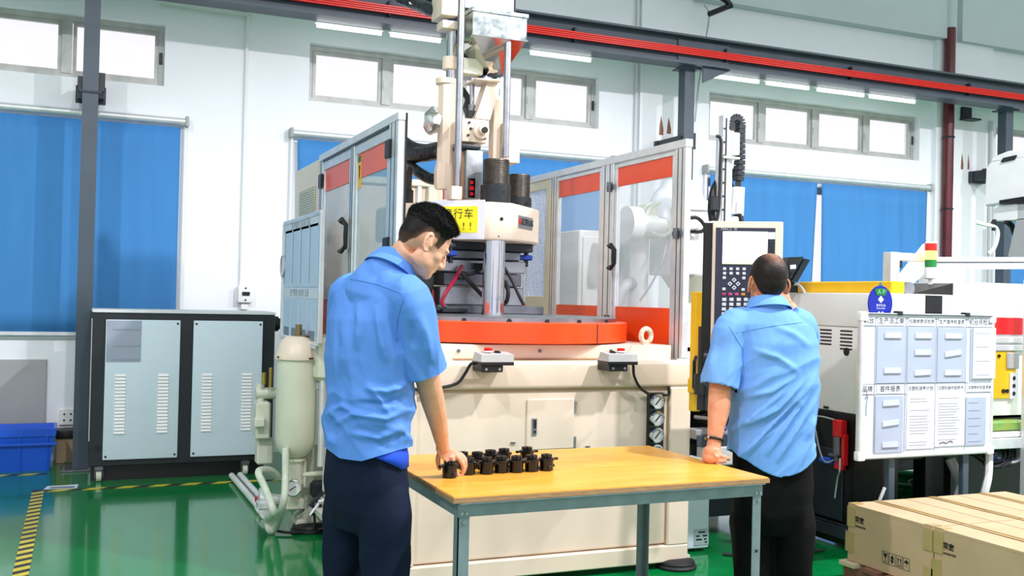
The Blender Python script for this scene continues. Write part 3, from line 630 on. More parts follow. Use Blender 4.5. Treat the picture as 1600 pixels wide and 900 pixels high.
guard(1.40, [(4.83, 5.50, (2.195, 2.06, 1.385)), (5.60, 6.30, (2.195, 2.06, 1.385))], [(4.66, 4.82), (5.505, 5.595), (6.305, 6.40)], 1.11, 2.30, -1, 'l', mat('light_orange_film', '#f5694a', .35, var=.05))
pp('guard_top_rail', MB().box(3.037, 3.083, 4.716, 7.2, 2.275, 2.321, .003), 'alu', 0)
pp('guard_top_rail', MB().box(1.377, 1.423, 4.656, 6.404, 2.262, 2.303, .003), 'alu', 0)
pp('top_rail_seal', MB().box(1.378, 1.422, 4.83, 6.30, 2.249, 2.2615), 'black', 0)
pp('door_seal', MB().box(1.415, 1.425, 4.6545, 4.66, 1.12, 2.3), 'black', 0)
for X, y, z in ((1.38, 4.80, 2.14), (1.38, 4.80, 1.66), (1.38, 6.32, 2.13), (1.38, 6.32, 1.78), (1.38, 6.32, 1.42)):
    pp('door_hinge', MB().box(X-.015, X+.002, y-.04, y+.04, z-.045, z+.045, .004), 'black')
for X, y, z in ((3.035, 5.56, 2.13), (3.035, 5.56, 1.3), (3.035, 4.78, 1.80)):
    pp('door_hinge', MB().cyl((X-.012, y, z-.03), (X-.012, y, z+.03), .016, n=10).box(X-.006, X, y-.05, y+.05, z-.014, z+.014, .003), 'dullsteel')
def dhandle(X, y0, y1, z0, z1, s):
    pp('door_handle', MB().tube([(X, y1, z1-.02), (X+s*.035, y1, z1), (X+s*.04, (y0+y1)/2, z1+.005), (X+s*.035, y0, z1-.03), (X+s*.035, y0, z0+.03), (X+s*.04, (y0+y1)/2, z0-.005), (X+s*.035, y1, z0), (X, y1, z0+.02), (X+s*.002, y1+.0, (z0+z1)/2), (X, y1, z1-.02)], .012, 8, 1), 'black')
dhandle(1.385, 5.53, 5.68, 1.665, 1.84, -1); dhandle(3.03, 5.42, 5.50, 1.62, 1.76, -1)
# orange warning strip on the left door
q = MB().box(1.3925, 1.3945, 5.395, 5.465, 2.005, 2.185); ws = pp('warning_strip', q, 'yellow', 0, 'narrow yellow warning sticker')
pp('warning_mark', MB().box(1.3905, 1.3925, 5.40, 5.46, 2.15, 2.183), 'green', 0, None, ws)
pp('warning_mark', MB().prism([(1.392, 5.44, 2.13), (1.392, 5.415, 2.13), (1.392, 5.435, 2.085), (1.392, 5.42, 2.05), (1.392, 5.428, 2.09)], (-.001, 0, 0)), 'ink', 0, None, ws)
# rear enclosure
pp('rear_side_panel', MB().box(1.385, 1.415, 6.40, 7.2, 1.08, 2.285, .006), 'cream')
gr = mat('perforated_grey', '#b9b7ab', .6)
mb = MB().box(1.378, 1.384, 6.52, 7.02, 1.62, 2.12, .03); vp = pp('vent_grille', mb, gr)
pr0 = MB()
for k in range(30): pr0.box(1.374, 1.379, 6.53, 7.01, 1.64+k*.0158, 1.645+k*.0158)
pp('grille_wires', pr0, 'creamd', 0, None, vp)['kind'] = 'stuff'
pp('rear_panel', MB().box(1.4, 3.06, 7.18, 7.2, 1.08, 2.26, .004), 'cream')
pp('rear_rail', MB().box(1.4, 3.06, 7.15, 7.19, 2.235, 2.285, .006), 'creamd'); pp('rear_post', MB().box(2.36, 2.43, 7.14, 7.19, 1.1, 2.235, .004), 'creamd'); pp('rear_post', MB().box(2.28, 2.31, 7.15, 7.19, 1.1, 2.235, .004), 'trim')
pp('rear_frame', MB().box(3.045, 3.075, 6.46, 6.54, 1.12, 2.275, .004).box(3.045, 3.075, 7.08, 7.2, 1.12, 2.275, .004).box(3.045, 3.075, 6.54, 7.08, 2.21, 2.275, .004).box(3.045, 3.075, 6.54, 7.08, 1.12, 1.44, .004), 'creamd', 0)
ms = MB()
for k in range(-26, 27):
    c = 6.81+k*.027
    for s in (1, -1):
        # diagonal wires clipped to the opening
        pts = []
        for t_ in (-.39, .39):
            pts.append((c+s*t_, 1.825+t_))
        (ya, za), (yb, zb2) = pts
        def clip(ya, za, yb, zb2):
            t0, t1 = 0, 1
            for p, q_ in ((-(yb-ya), ya-6.54), (yb-ya, 7.08-ya)):
                if p == 0: continue
                r_ = q_/p
                if p < 0: t0 = max(t0, r_)
                else: t1 = min(t1, r_)
            return t0, t1
        t0, t1 = clip(ya, za, yb, zb2)
        if t1 > t0: ms.beam((3.06, ya+(yb-ya)*t0, za+(zb2-za)*t0), (3.06, ya+(yb-ya)*t1, za+(zb2-za)*t1), .006, .002, (1, 0, 0))
pp('mesh_window', ms, 'white', 0)['kind'] = 'stuff'
# gauges
gp = pp('gauge_plate', MB().box(2.757, 2.858, BY-.012, BY+.012, .585, .94, .02, 3), 'gloss_black')
fc = mat('gauge_dial', '#dfe2e2', .4, var=.05)
for k in range(4):
    z = .893-k*.0885
    pp('gauge_bezel', MB().lathe([(0, .041), (.02, .041), (.022, .036), (.014, .035), (.012, 0)], (2.805, BY-.012, z), (0, -1, 0)), 'chrome', 35, None, gp)
    pp('gauge_face', MB().cyl((2.805, BY-.024, z), (2.805, BY-.027, z), .034, n=24), fc, 35, None, gp)
    pp('needle', MB().beam((2.792, BY-.029, z-.014), (2.822, BY-.029, z+.02), .005, .002, (0, 1, 0)), 'ink', 0, None, gp)
    tk = MB()
    for j in range(11):
        an = R_(225-27*j); tk.beam((2.805+.025*math.cos(an), BY-.0275, z+.025*math.sin(an)), (2.805+.031*math.cos(an), BY-.0275, z+.031*math.sin(an)), .003, .0006, (0, 1, 0))
    pp('dial_print', tk, 'ink', 0, None, gp)
# two-hand button boxes
for x0, x1, zt, redl in ((1.757, 1.926, 1.158, True), (2.445, 2.612, 1.158, False)):
    bb = pp('button_box', MB().hull([(x0, 4.46, zt-.045), (x1, 4.46, zt-.045), (x0, 4.46, zt-.01), (x1, 4.46, zt-.01), (x0, 4.55, zt), (x1, 4.55, zt), (x0, 4.58, zt-.045), (x1, 4.58, zt-.045)]), 'gray', 20, 'grey button box with a black underside')
    pp('box_base', MB().box(x0-.002, x1+.002, 4.458, 4.58, zt-.062, zt-.044, .003).box(x0+.01, x1-.05, 4.47, 4.60, zt-.095, zt-.06, .004), 'black', 35, None, bb)
    for x in (x0+.03, x1-.07): pp('bolt', MB().cyl((x, 4.466, zt-.08), (x, 4.472, zt-.08), .007, n=8), 'steel', 35, None, bb)
    xr, xb = (x0+.058, x0+.106) if redl else (x0+.102, x0+.054)
    pp('mushroom_button', MB().lathe([(0, .012), (.012, .012), (.014, .02), (.024, .021), (.028, .016), (.029, 0)], (xr, 4.52, zt-.008)), 'redplastic', 35, 'red mushroom button', bb)
    pp('push_button', MB().lathe([(0, .018), (.008, .018), (.009, .013), (.014, .012), (.0145, 0)], (xb, 4.52, zt-.008)), 'black', 35, 'black push button', bb)
    pp('button_ring', MB().torus((xr, 4.52, zt+.002), (0, 0, 1), .018, .004, 20, 6), 'white', 35, None, bb)
pp('button_cable', MB().tube([(1.757, 4.54, 1.10), (1.735, 4.54, 1.098), (1.72, 4.575, 1.05), (1.69, 4.59, 1.005), (1.62, 4.59, .985), (1.5, 4.59, .975), (1.40, 4.59, .99)], .0075, 8), 'rubber')
pp('button_cable', MB().tube([(2.612, 4.54, 1.10), (2.632, 4.54, 1.09), (2.66, 4.575, 1.03), (2.71, 4.59, .965), (2.79, 4.60, .925), (2.86, 4.60, .925), (2.89, 4.60, .93), (2.885, 4.60, .97)], .0075, 8), 'rubber')
# side cabinet at the right with a pale label
sc = pp('side_cabinet', MB().box(3.05, 3.34, 4.86, 5.05, .02, .52, .006), 'paleblue')
lb = pp('rating_label', MB().box(3.24, 3.336, 4.856, 4.861, .04, .13), mat('pale_teal_label', '#a9c3c6', .5), 0, None, sc)
for k, (z, a_, b_) in enumerate(((.113, .265, .31), (.092, .25, .275), (.092, .295, .325), (.072, .25, .29), (.072, .305, .32), (.055, .31, .325))): pp('label_print', MB().box(3.0+a_, 3.0+b_, 4.8545, 4.856, z-.004, z+.004), 'ink', 0, None, sc)
# accumulator tank on the left flank
ax, ay = 1.19, 6.0
tk = pp('accumulator_tank', MB().lathe([(.435, .03), (.45, .055), (.475, .085), (.51, .107), (.56, .118), (1.03, .118)], (ax, ay, 0), n=36), 'creamd', 40, 'greenish cream accumulator tank')
pp('tank_dome', MB().lathe([(1.025, .118), (1.03, .131), (1.05, .132), (1.075, .122), (1.11, .112), (1.145, .09), (1.165, .062), (1.168, 0)], (ax, ay, 0), n=36), 'cream', 40, None, tk)
pp('top_valve', MB().cyl((ax+.005, ay, 1.165), (ax+.005, ay, 1.235), .02, n=14).cyl((ax+.03, ay, 1.165), (ax+.03, ay, 1.171), .06, n=24), mat('tarnished_brass', '#8a7a55', .4, .7), 35, None, tk)
pp('tank_neck', MB().cyl((ax, ay, .43), (ax, ay, .445), .065, n=24).cyl((ax, ay, .30), (ax, ay, .43), .05, n=24).cyl((ax, ay, .29), (ax, ay, .305), .056, n=24).cyl((ax, ay, .20), (ax, ay, .29), .035, n=20), 'creamd', 35, None, tk)
pp('dome_rivet', MB().cyl((ax+.05, ay-.124, 1.04), (ax+.05, ay-.132, 1.04), .006, n=8).cyl((ax+.064, ay-.118, 1.04), (ax+.064, ay-.126, 1.04), .006, n=8).cyl((ax-.12, ay-.06, 1.045), (ax-.126, ay-.063, 1.045), .006, n=8), 'charcoal', 35, None, tk)
g = P(459, 763, y=5.93)
tg = pp('tank_gauge', MB().lathe([(0, .05), (.03, .05), (.033, .043), (.024, .042), (.022, 0)], (g.x, 5.94, g.z), (-.3, -1, .1)), 'chrome', 35, 'small round pressure gauge')
ga = Vector((-.3, -1, .1)).normalized(); gc = Vector((g.x, 5.94, g.z))
pp('gauge_face', MB().cyl(gc+ga*.024, gc+ga*.027, .041, n=24), fc, 35, None, tg); pp('needle', MB().beam(gc+ga*.03+Vector((-.02, 0, -.01)), gc+ga*.03+Vector((.025, 0, .015)), .005, .002, ga), 'ink', 0, None, tg)
vv = pp('valve_block', MB().box(ax-.05, ax+.06, ay-.04, ay+.06, .14, .205, .01).cyl((ax+.04, ay, .34), (ax+.19, ay, .345), .016).cyl((ax+.06, ay, .27), (ax+.06, ay, .43), .012), 'creamd')
pp('valve_body', MB().cyl((ax-.2, ay+.02, .21), (ax-.05, ay+.02, .19), .035).cyl((ax-.17, ay+.02, .18), (ax-.17, ay+.02, .27), .03).box(ax-.21, ax-.14, ay-.03, ay+.06, .15, .2, .01), 'alu', 35, None, vv)
pp('valve_handle', MB().beam((ax+.08, ay-.08, .17), (ax+.16, ay-.08, .25), .03, .02).box(ax+.1, ax+.2, ay-.02, ay+.05, .2, .3, .02), 'charcoal', 35, None, vv)
pp('valve_stem', MB().cyl((ax+.08, ay-.1, .12), (ax+.15, ay-.1, .22), .012, n=8).cyl((ax+.12, ay-.12, .2), (ax+.17, ay-.12, .215), .015, n=8), 'chrome', 35, None, vv)
for s_ in (.0, .06): pp('hose', MB().tube([(ax+.1+s_*.5, ay-.06, .2), (ax+.11+s_, ay-.08, .1), (ax+.1+s_, ay-.07, .03), (ax-.02, ay-.05, .015), (ax-.1, ay, .02)], .008, 6), 'rubber')
pp('left_bracket', MB().box(1.30, 1.38, 5.7, 6.2, .12, .16, .004).box(1.25, 1.40, 6.1, 6.14, .16, .5, .004), 'creamd')
pp('manifold', MB().box(1.0, 1.09, 6.25, 6.38, .52, .75, .012).box(.985, 1.05, 6.2, 6.28, .6, .66, .01).cyl((1.0, 6.3, .8), (1.12, 6.3, .8), .035).cyl((1.03, 6.3, .75), (1.03, 6.3, .86), .025).box(1.02, 1.12, 6.3, 6.4, .36, .52, .01), 'creamd')
pp('manifold_fitting', MB().cyl((1.04, 6.25, .86), (1.04, 6.25, .93), .014, n=10).cyl((1.08, 6.25, .84), (1.08, 6.25, .96), .01, n=10), mat('brass_fitting', '#a78f3f', .4, .6))
pp('rear_tank', MB().lathe([(.9, .06), (.93, .1), (1.12, .11), (1.16, .09), (1.18, .0)], (1.345, 5.98, 0), n=30), 'creamd')
pp('tank_bracket', MB().box(1.26, 1.38, 5.95, 6.0, .85, .9, .006).cyl((1.33, 5.93, .4), (1.33, 5.93, .92), .02, n=10).cyl((1.36, 5.95, .2), (1.36, 5.95, .92), .012, n=8), 'alu')
def fl_(px, py, z): return P(px, py, z=z)
mb = MB().tube([P(446, 700, y=5.9), P(446, 745, y=5.86), P(443, 785, y=5.78), P(430, 825, z=.04), P(421, 828, z=.03), P(418, 810, z=.10), P(427, 800, y=5.7), P(415, 765, y=5.8), P(404, 740, y=5.85), P(410, 734, y=5.95), P(424, 736, y=6.05), P(436, 746, y=6.1)], .021, 10, 5)
pp('drain_hose', mb, 'hose', 60, 'thick milky hose looping down to the floor')

# whiteboard hung on the left guard, PVC pipes on the floor
t = thing('whiteboard', 'tall narrow whiteboard of data sheets leaning on the press behind the tank', 'whiteboard', (1.3, 6.75, 1.1))
A, B, C_, D_ = P(446, 347, x=1.26), P(504, 336, x=1.26), P(497, 532, x=1.26), P(441, 528, x=1.26)
yb, yf, zt_, zl = A.y, B.y, (A.z+B.z)/2, (C_.z+D_.z)/2
obj('board', MB().box(1.255, 1.27, yf, yb, zl, zt_, .003), 'board', t)
obj('board_frame', MB().box(1.245, 1.275, yf-.02, yf+.015, zl, zt_, .004).box(1.245, 1.275, yb-.015, yb+.02, zl, zt_, .004).box(1.245, 1.275, yf, yb, zt_-.01, zt_+.015, .004).box(1.245, 1.275, yf, yb, zl-.015, zl+.01, .004), 'alu', t)
hb_ = mat('pale_blue_sheet', '#c5d8f0', .5, var=.03)
for i, (z0, z1) in enumerate(((1.46, 1.83), (1.1, 1.38))):
    for k in range(4):
        y1 = yb-.07-k*(yb-yf-.1)/4; y0 = y1-(yb-yf-.1)/4+.03
        sh = obj('sheet', MB().box(1.250, 1.2545, y0, y1, z0, z1), hb_, t, 0)
        obj('sheet_print', MB().box(1.2485, 1.25, y0+.03, y1-.03, z0+.03, z0+.1) if i else MB().box(1.2485, 1.25, y1-.02, y1-.01, z0+.02, z1-.02), 'inkgrey', sh, 0)
for z in (1.42, zt_-.04): obj('header_strip', MB().box(1.250, 1.2545, yf+.03, yb-.03, z-.03, z+.025), 'paper', t, 0)
for z in (1.42, zt_-.04): obj('header_letters', text_bm('生产管理 点检表 记录', .05, (1.250, (yf+yb)/2, z), (0, -1, 0), (0, 0, 1), spacing=1.4), 'inkgrey', t, 0)
obj('magnet_hook', MB().torus((1.245, yb-.02, 1.6), (1, 0, 0), .07, .006, 20, 6), 'gray', t)
for k, (p0, p1, d0, lab) in enumerate((((362, 743), (413, 802), .03, 'white plastic pipe with a red valve lying nearest the cabinet'), ((375, 742), (427, 800), .03, 'white plastic pipe with a red valve lying nearer the tank'))):
    a, b = P(*p0, z=.03), P(*p1, z=.03); d = (b-a).normalized(); t = thing('water_pipe', lab, 'pipe', (a+b)/2-Vector((0, 0, .03)), 'white pipes on the floor')
    obj('pipe_run', MB().cyl(a, b, .022, n=16), 'pvc', t)
    obj('coupling', MB().cyl(b-d*.2, b-d*.1, .03, n=16).cyl(b-d*.05, b+d*.02, .031, n=16), 'pvc', t)
    c = P((408, 422)[k], (779, 783)[k], z=.07)
    obj('valve_handle', MB().box(c.x-.04, c.x+.04, c.y-.015, c.y+.015, c.z-.02, c.z+.015, .008, 2).cyl(c-Vector((0, 0, .05)), c, .012), 'redplastic', t, 35, 'red valve handle')
# ================================================================== WORK TABLE
t = thing('work_table', 'low steel-framed table with an orange varnished plywood top', 'table', (1.84, 3.67, 0))
TZ = .742
top = MB().prism([(1.18, 3.212, TZ-.022), (2.495, 3.235, TZ-.022), (2.475, 4.11, TZ-.022), (1.185, 4.12, TZ-.022)], (0, 0, .022))
obj('tabletop', top, 'plywood', t, 0)
eg = MB().prism([(1.177, 3.208, TZ-.021), (2.499, 3.231, TZ-.021), (2.499, 3.236, TZ-.021), (1.177, 3.213, TZ-.021)], (0, 0, .017)).prism([(1.176, 3.212, TZ-.021), (1.181, 3.212, TZ-.021), (1.186, 4.12, TZ-.021), (1.181, 4.12, TZ-.021)], (0, 0, .017))
obj('edge_ply', eg, 'plyedge', t, 0)
for nm, a, b in (('front_rail', (1.20, 3.226), (2.475, 3.247)), ('rear_rail', (1.21, 4.09), (2.45, 4.08)), ('side_rail', (1.20, 3.226), (1.207, 4.09)), ('side_rail', (2.475, 3.247), (2.455, 4.09))):
    obj(nm, MB().beam((*a, TZ-.047), (*b, TZ-.047), .004, .05).beam((*a, TZ-.024), (*b, TZ-.024), .04, .003), 'tealsteel', t, 0)
for x, y, sx, sy in ((1.20, 3.226, 1, 1), (2.475, 3.247, -1, 1), (1.208, 4.09, 1, -1), (2.452, 4.09, -1, -1)):
    lg = obj('leg', MB().box(x, x+sx*.042, y, y+sy*.004, .0, TZ-.023).box(x, x+sx*.004, y, y+sy*.042, .0, TZ-.023), 'tealsteel', t, 0)
    for dx, dz in ((.012, .06), (.03, .06), (.02, .09)):
        obj('bolt', MB().cyl((x+sx*dx, y-sy*.006, TZ-dz), (x+sx*dx, y+sy*.002, TZ-dz), .0065, n=6), 'steel', lg)
    obj('leg_slots', MB().box(x+sx*.015, x+sx*.028, y-sy*.001, y+sy*.001, .05, .06).box(x+sx*.015, x+sx*.028, y-sy*.001, y+sy*.001, .15, .16).box(x+sx*.015, x+sx*.028, y-sy*.001, y+sy*.001, .45, .46), 'charcoal', lg, 0)
# black moulded parts on the table
def black_part(label, px, py, rot):
    p = P(px, py, z=TZ)
    t = thing('molded_part', label, 'moulded part', (0, 0, 0), 'black moulded parts on the table'); t.rotation_euler.z = rot
    t.location = (p.x, p.y+.026, TZ)
    return t
proto = None
names = ['front-row black moulded part held in the hand of the bending man', 'front-row black moulded part just right of the hand', 'third black moulded part of the front row from the hand', 'fourth black moulded part of the front row from the hand', 'fifth black moulded part of the front row from the hand',
         'sixth black moulded part of the front row, second from the right end', 'rightmost black moulded part with a handle pointing right',
         'back-row black moulded part half hidden by the hand', 'second back-row black moulded part from the left', 'middle back-row black moulded part', 'back-row black moulded part fourth from the left', 'rearmost black moulded part standing apart on the right']
spots = [(706, 748), (735, 743), (764, 742), (787, 740), (811, 739.5), (835, 738), (858, 736.5), (726, 733), (749, 733), (770, 729.5), (791, 727), (827, 724)]
for i, ((px, py), nm) in enumerate(zip(spots, names)):
    p = P(px, py, z=TZ)
    if proto is None:
        t = thing('molded_part', nm, 'moulded part', (0, 0, 0), 'black moulded parts on the table')
        obj('cup', MB().lathe([(0, .022), (.002, .024), (.036, .0245), (.038, .029), (.044, .029), (.046, .024), (.046, 0)], n=24), 'gloss_black', t, 40)
        kn = MB().lathe([(.046, .01), (.05, .01), (.05, .0)], n=12)
        for k in range(8):
            an = k*math.pi/4; kn.cyl((math.cos(an)*.014, math.sin(an)*.014, .048), (math.cos(an)*.014, math.sin(an)*.014, .058), .0065, n=8)
        kn.cyl((0, 0, .046), (0, 0, .055), .013, n=16)
        obj('knob', kn, 'black', t, 40)
        for s in (0, math.pi):
            c, d = math.cos(s), math.sin(s)
            obj('lug', MB().beam((c*.026, d*.026, .040), (c*.036, d*.036, .042), .012, .006).cyl((c*.038, d*.038, .037), (c*.038, d*.038, .045), .007, n=10), 'gloss_black', t)
        obj('tab', MB().box(-.006, .006, -.03, -.022, .008, .02, .002), 'black', t); obj('tab', MB().box(.02, .031, -.006, .006, .012, .022, .002), 'black', t)
        proto = t
    else:
        t = dup_tree(proto); t['label'] = nm
    t.location = (p.x, p.y+.027, TZ); t.scale = (1.13, 1.13, 1.1); t.rotation_euler.z = (.3, 2.2, 2.4, .8, 2.3, .8, 0, 2.4, .8, 2.3, .8, 0)[i]
# ================================================================== MAIN INJECTION MACHINE AT THE RIGHT
im = thing('injection_machine', 'long white injection moulding machine on a dark base behind the whiteboard', 'machine', (5.3, 4.7, 0))
def ip(name, mb, m, smooth=35, label=None, parent=None): return obj(name, mb, m, parent or im, smooth, label)
EX, FY = 4.10, 4.30
ip('end_cover', MB().box(EX, 4.6, FY, 5.25, .80, 1.30, .008, 2), 'white')
ip('upper_cover', MB().box(EX-.008, 5.5, FY-.008, 5.25, 1.30, 1.497, .01, 2), 'white')
ip('front_cover', MB().box(4.6, 5.5, FY, 5.25, .80, 1.30, .008, 2), 'white')
sl = piece('vent_slot', MB().box(-.0015, .0015, -.05, .05, -.0045, .0045), 'black', 0)
locs = []
for y0, n in ((5.02, 5), (4.83, 5), (4.655, 6)):
    for k in range(n): locs.append((EX-.001, y0-.03, 1.275-k*.021))
copies(sl, [l for l in locs], im)
ip('cover_hole', MB().cyl((EX-.003, 4.62, 1.155), (EX+.005, 4.62, 1.155), .024, n=24), 'black')
ip('cover_latch', MB().box(EX-.012, EX, 4.76, 4.80, .808, .822, .003), 'black')
ip('yellow_beam', MB().box(4.14, 4.24, 4.32, 5.12, 1.497, 1.565, .006), 'yellow')
ip('beam_end', MB().box(4.14, 4.24, 5.121, 5.3, 1.497, 1.56, .006), 'black')
ip('lever', MB().tube([(4.12, 5.22, 1.50), (4.1, 5.16, 1.545), (4.1, 5.06, 1.545), (4.1, 5.0, 1.50)], .008, 8), 'alu')
ip('black_panel', MB().box(4.362, 4.487, FY-.014, FY, 1.33, 1.492, .003), 'black')
# clamp section to the right
a = P(1526, 441, y=FY)
ip('clamp_cover', MB().box(4.74, 5.6, FY-.005, 5.2, 1.28, 1.575, .01, 2), 'white')
ip('sloped_bellows', MB().prism([(4.42, 4.45, 1.50), (4.735, 4.45, 1.50), (4.735, 4.45, 1.57)], (0, .4, 0)), 'black', 0)
ip('gearbox', MB().box(4.30, 4.42, 4.5, 4.75, 1.497, 1.56, .02, 2).cyl((4.4, 4.45, 1.53), (4.4, 4.6, 1.53), .04), 'steel')
ip('red_band', MB().box(4.88, 5.6, FY-.012, FY-.004, 1.275, 1.375, .003), 'redplastic')
ip('bed_rail', MB().box(4.62, 5.6, FY-.02, FY+.05, 1.225, 1.262, .004).box(4.62, 5.6, FY-.02, FY+.05, 1.18, 1.215, .004), 'alu')
ip('yellow_plate', MB().box(4.72, 5.075, FY-.012, FY, .90, 1.175, .004), 'yellow'); ip('bolt', MB().cyl((4.97, FY-.02, .945), (4.97, FY-.01, .945), .012, n=8).cyl((5.0, FY-.02, .945), (5.0, FY-.01, .945), .012, n=8).cyl((4.93, FY-.02, 1.15), (4.93, FY-.01, 1.15), .01, n=8), 'black')
ip('grey_cover', MB().box(4.99, 5.09, FY-.022, FY-.012, 1.075, 1.17, .004), 'greypanel')
ic = ip('icon_sheet', MB().box(5.02, 5.08, FY-.019, FY-.013, .90, 1.05), 'paper', 0)
for k in range(3): ip('icon', MB().cyl((5.05, FY-.0195, 1.02-k*.045), (5.05, FY-.021, 1.02-k*.045), .013, n=7), 'ink', 0, None, ic)
ip('dark_bay', MB().box(4.62, 5.6, FY+.05, 5.2, .78, 1.2), 'black', 0)
ip('drip_tray', MB().box(4.72, 5.12, FY-.06, FY+.2, .72, .775, .01), mat('yellow_green_tray', '#a9b84a', .35, col2='#5f9a55', scale=8))
ip('shelf', MB().box(4.72, 5.3, FY-.08, FY+.3, .685, .715, .004), 'white'); ip('shelf_rail', MB().box(4.72, 5.3, FY-.09, FY-.05, .62, .682, .004), 'alu')
ip('aluminium_post', MB().box(5.03, 5.085, FY-.14, FY-.085, .0, 1.6, .004).box(5.055, 5.06, FY-.142, FY-.14, .0, 1.6), 'alu', 0)
# dark base with open bays
ip('base_block', MB().box(EX-.0, 4.22, FY+.02, 5.25, .16, .80, .006).box(EX+.03, 4.22, FY+.05, 5.2, .02, .16, .004), 'black')
ip('base_recess', MB().box(EX-.003, EX+.004, 4.55, 5.1, .22, .76), 'black', 0)
ip('recess_door', MB().box(EX-.012, EX-.003, 4.62, 5.12, .17, .58, .004), 'darksteel')
ip('skid_rail', MB().box(EX-.02, EX+.05, 4.25, 5.3, .07, .14, .005).box(EX-.015, EX+.05, 4.25, 5.3, .145, .155), 'darksteel')
ip('level_foot', MB().lathe([(0, .06), (.02, .06), (.03, .02), (.08, .02)], (EX+.02, 4.5, 0), n=20), 'rubber')
ip('base_column', MB().box(4.43, 4.57, FY+.03, FY+.13, .0, .8, .005), 'black')
ip('clamp_base', MB().box(4.80, 5.6, FY+.2, FY+.3, 0, .66), 'black', 0)
ip('rear_beam', MB().box(4.2, 6.2, 5.4, 5.5, .28, .46, .006).box(4.2, 6.2, 5.39, 5.4, .40, .415), 'darksteel')
ip('rear_leg', MB().box(4.72, 4.80, 5.3, 5.4, 0, .8, .006), 'steelcol')
ip('bed', MB().box(4.2, 5.6, FY+.05, 5.25, .56, .80, .004), 'charcoal')
# red shut-off unit in the recess
rv = ip('shutoff_valve', MB().box(EX-.06, EX-.015, 4.585, 4.66, .66, .76, .008, 2), 'redplastic', 35, 'red air shut-off unit')
ip('valve_rail', MB().box(EX-.045, EX-.012, 4.575, 4.60, .50, .68, .003).box(EX-.045, EX-.012, 4.59, 4.66, .47, .52, .006), 'redplastic', 35, None, rv)
ip('valve_body', MB().cyl((EX-.04, 4.635, .55), (EX-.04, 4.635, .66), .026).cyl((EX-.04, 4.635, .52), (EX-.04, 4.635, .545), .018).box(EX-.07, EX-.03, 4.61, 4.68, .545, .56, .003), 'dullsteel', 35, None, rv)
ip('blue_fitting', MB().cyl((EX-.03, 4.68, .51), (EX-.03, 4.78, .505), .02), 'blue', 35, None, rv)
for k, pts in enumerate((((EX-.04, 4.65, .53), (EX-.05, 4.72, .50), (EX-.03, 4.80, .56), (EX-.02, 4.86, .70)), ((EX-.05, 4.6, .54), (EX-.07, 4.58, .47), (EX-.03, 4.64, .42), (EX-.03, 4.66, .30)), ((EX-.02, 5.1, .755), (EX-.03, 4.95, .74), (EX-.03, 4.8, .76), (EX-.02, 4.66, .75)))):
    ip('cable', MB().tube(pts, .005, 6), 'gray')
for k in range(9):
    x0 = 4.72+random.random()*.2
    ip('cable', MB().tube([(x0, FY+.1, .62), (x0+.1, FY-.02, .5+random.random()*.08), (x0+.22, FY-.03, .55), (x0+.3, FY+.05, .6+random.random()*.05)], random.choice((.008, .012, .006)), 6), random.choice(('rubber', 'rubber', 'gray', 'blue')))
ip('service_hose', MB().tube([(4.6, FY+.02, .56), (4.64, FY-.02, .42), (4.62, FY-.02, .3), (4.66, FY-.0, .1)], .028, 10), 'greypanel')
ip('service_hose', MB().tube([(4.86, FY-.02, .58), (4.82, FY-.05, .45), (4.80, FY-.03, .30), (4.82, FY, .1)], .022, 8), 'white')
ip('manifold_block', MB().box(4.88, 4.94, FY-.02, FY+.05, .5, .6, .01), mat('blue_manifold', '#14285a', .4))
# aluminium frame over the machine
ip('frame_post', MB().box(4.46, 4.53, 4.66, 4.73, 1.49, 1.752, .004).box(4.478, 4.484, 4.657, 4.66, 1.5, 1.75).box(4.506, 4.512, 4.657, 4.66, 1.5, 1.75), 'alu', 0)
ip('frame_rail', MB().box(4.53, 4.80, 4.66, 4.72, 1.70, 1.75, .004), 'alu'); A, B = (4.72, 4.62, 1.70), (6.2, 4.5, 1.745)
ip('frame_rail', MB().beam((4.74, 4.62, 1.692), (6.2, 4.62, 1.745), .06, .075), 'alu'); ip('rail_groove', MB().beam((4.74, 4.588, 1.697), (6.2, 4.588, 1.75), .004, .006), 'charcoal', 0)
ip('frame_rail', MB().box(4.53, 6.2, 4.75, 4.80, 1.535, 1.57, .004), 'white'); ip('corner_bracket', MB().box(4.53, 4.56, 4.67, 4.71, 1.66, 1.70, .003), 'charcoal')
ip('white_duct', MB().beam(P(1398, 452, y=5.1), P(1450, 386, y=5.1), .05, .06), 'pvc'); ip('white_duct', MB().beam(P(1400, 456, y=5.05), P(1450, 412, y=5.05), .05, .05), 'pvc')
ip('valve_cover', MB().box(5.2, 5.45, 5.0, 5.2, 1.50, 1.75, .02), 'white'); ip('duct_bracket', MB().box(5.02, 5.1, 5.14, 5.2, 1.50, 1.62, .01), 'trim')
# signal tower
st = thing('signal_tower', 'stack light with red, lit amber and green tiers on the machine top', 'signal light', (4.70, 4.6, 1.497))
sx, sy = 4.712, 4.6
obj('pole', MB().cyl((sx, sy, 1.497), (sx, sy, 1.60), .013, n=14).cyl((sx, sy, 1.497), (sx, sy, 1.51), .03, n=16), 'white', st)
obj('base_tier', MB().lathe([(1.595, .028), (1.60, .036), (1.665, .036)], (sx, sy, 0)), 'white', st)
amb = mat('lit_amber_lens', '#ffb43c', .3, var=0, emit=7.0)
obj('green_tier', MB().cyl((sx, sy, 1.667), (sx, sy, 1.712), .035), mat('green_lens', '#1f7d3c', .2), st, 35, 'green lens tier')
obj('amber_tier', MB().cyl((sx, sy, 1.714), (sx, sy, 1.763), .035), amb, st, 35, 'glowing amber lens tier')
obj('red_tier', MB().cyl((sx, sy, 1.765), (sx, sy, 1.81), .035), mat('red_lens', '#d8251f', .2), st, 35, 'red lens tier')
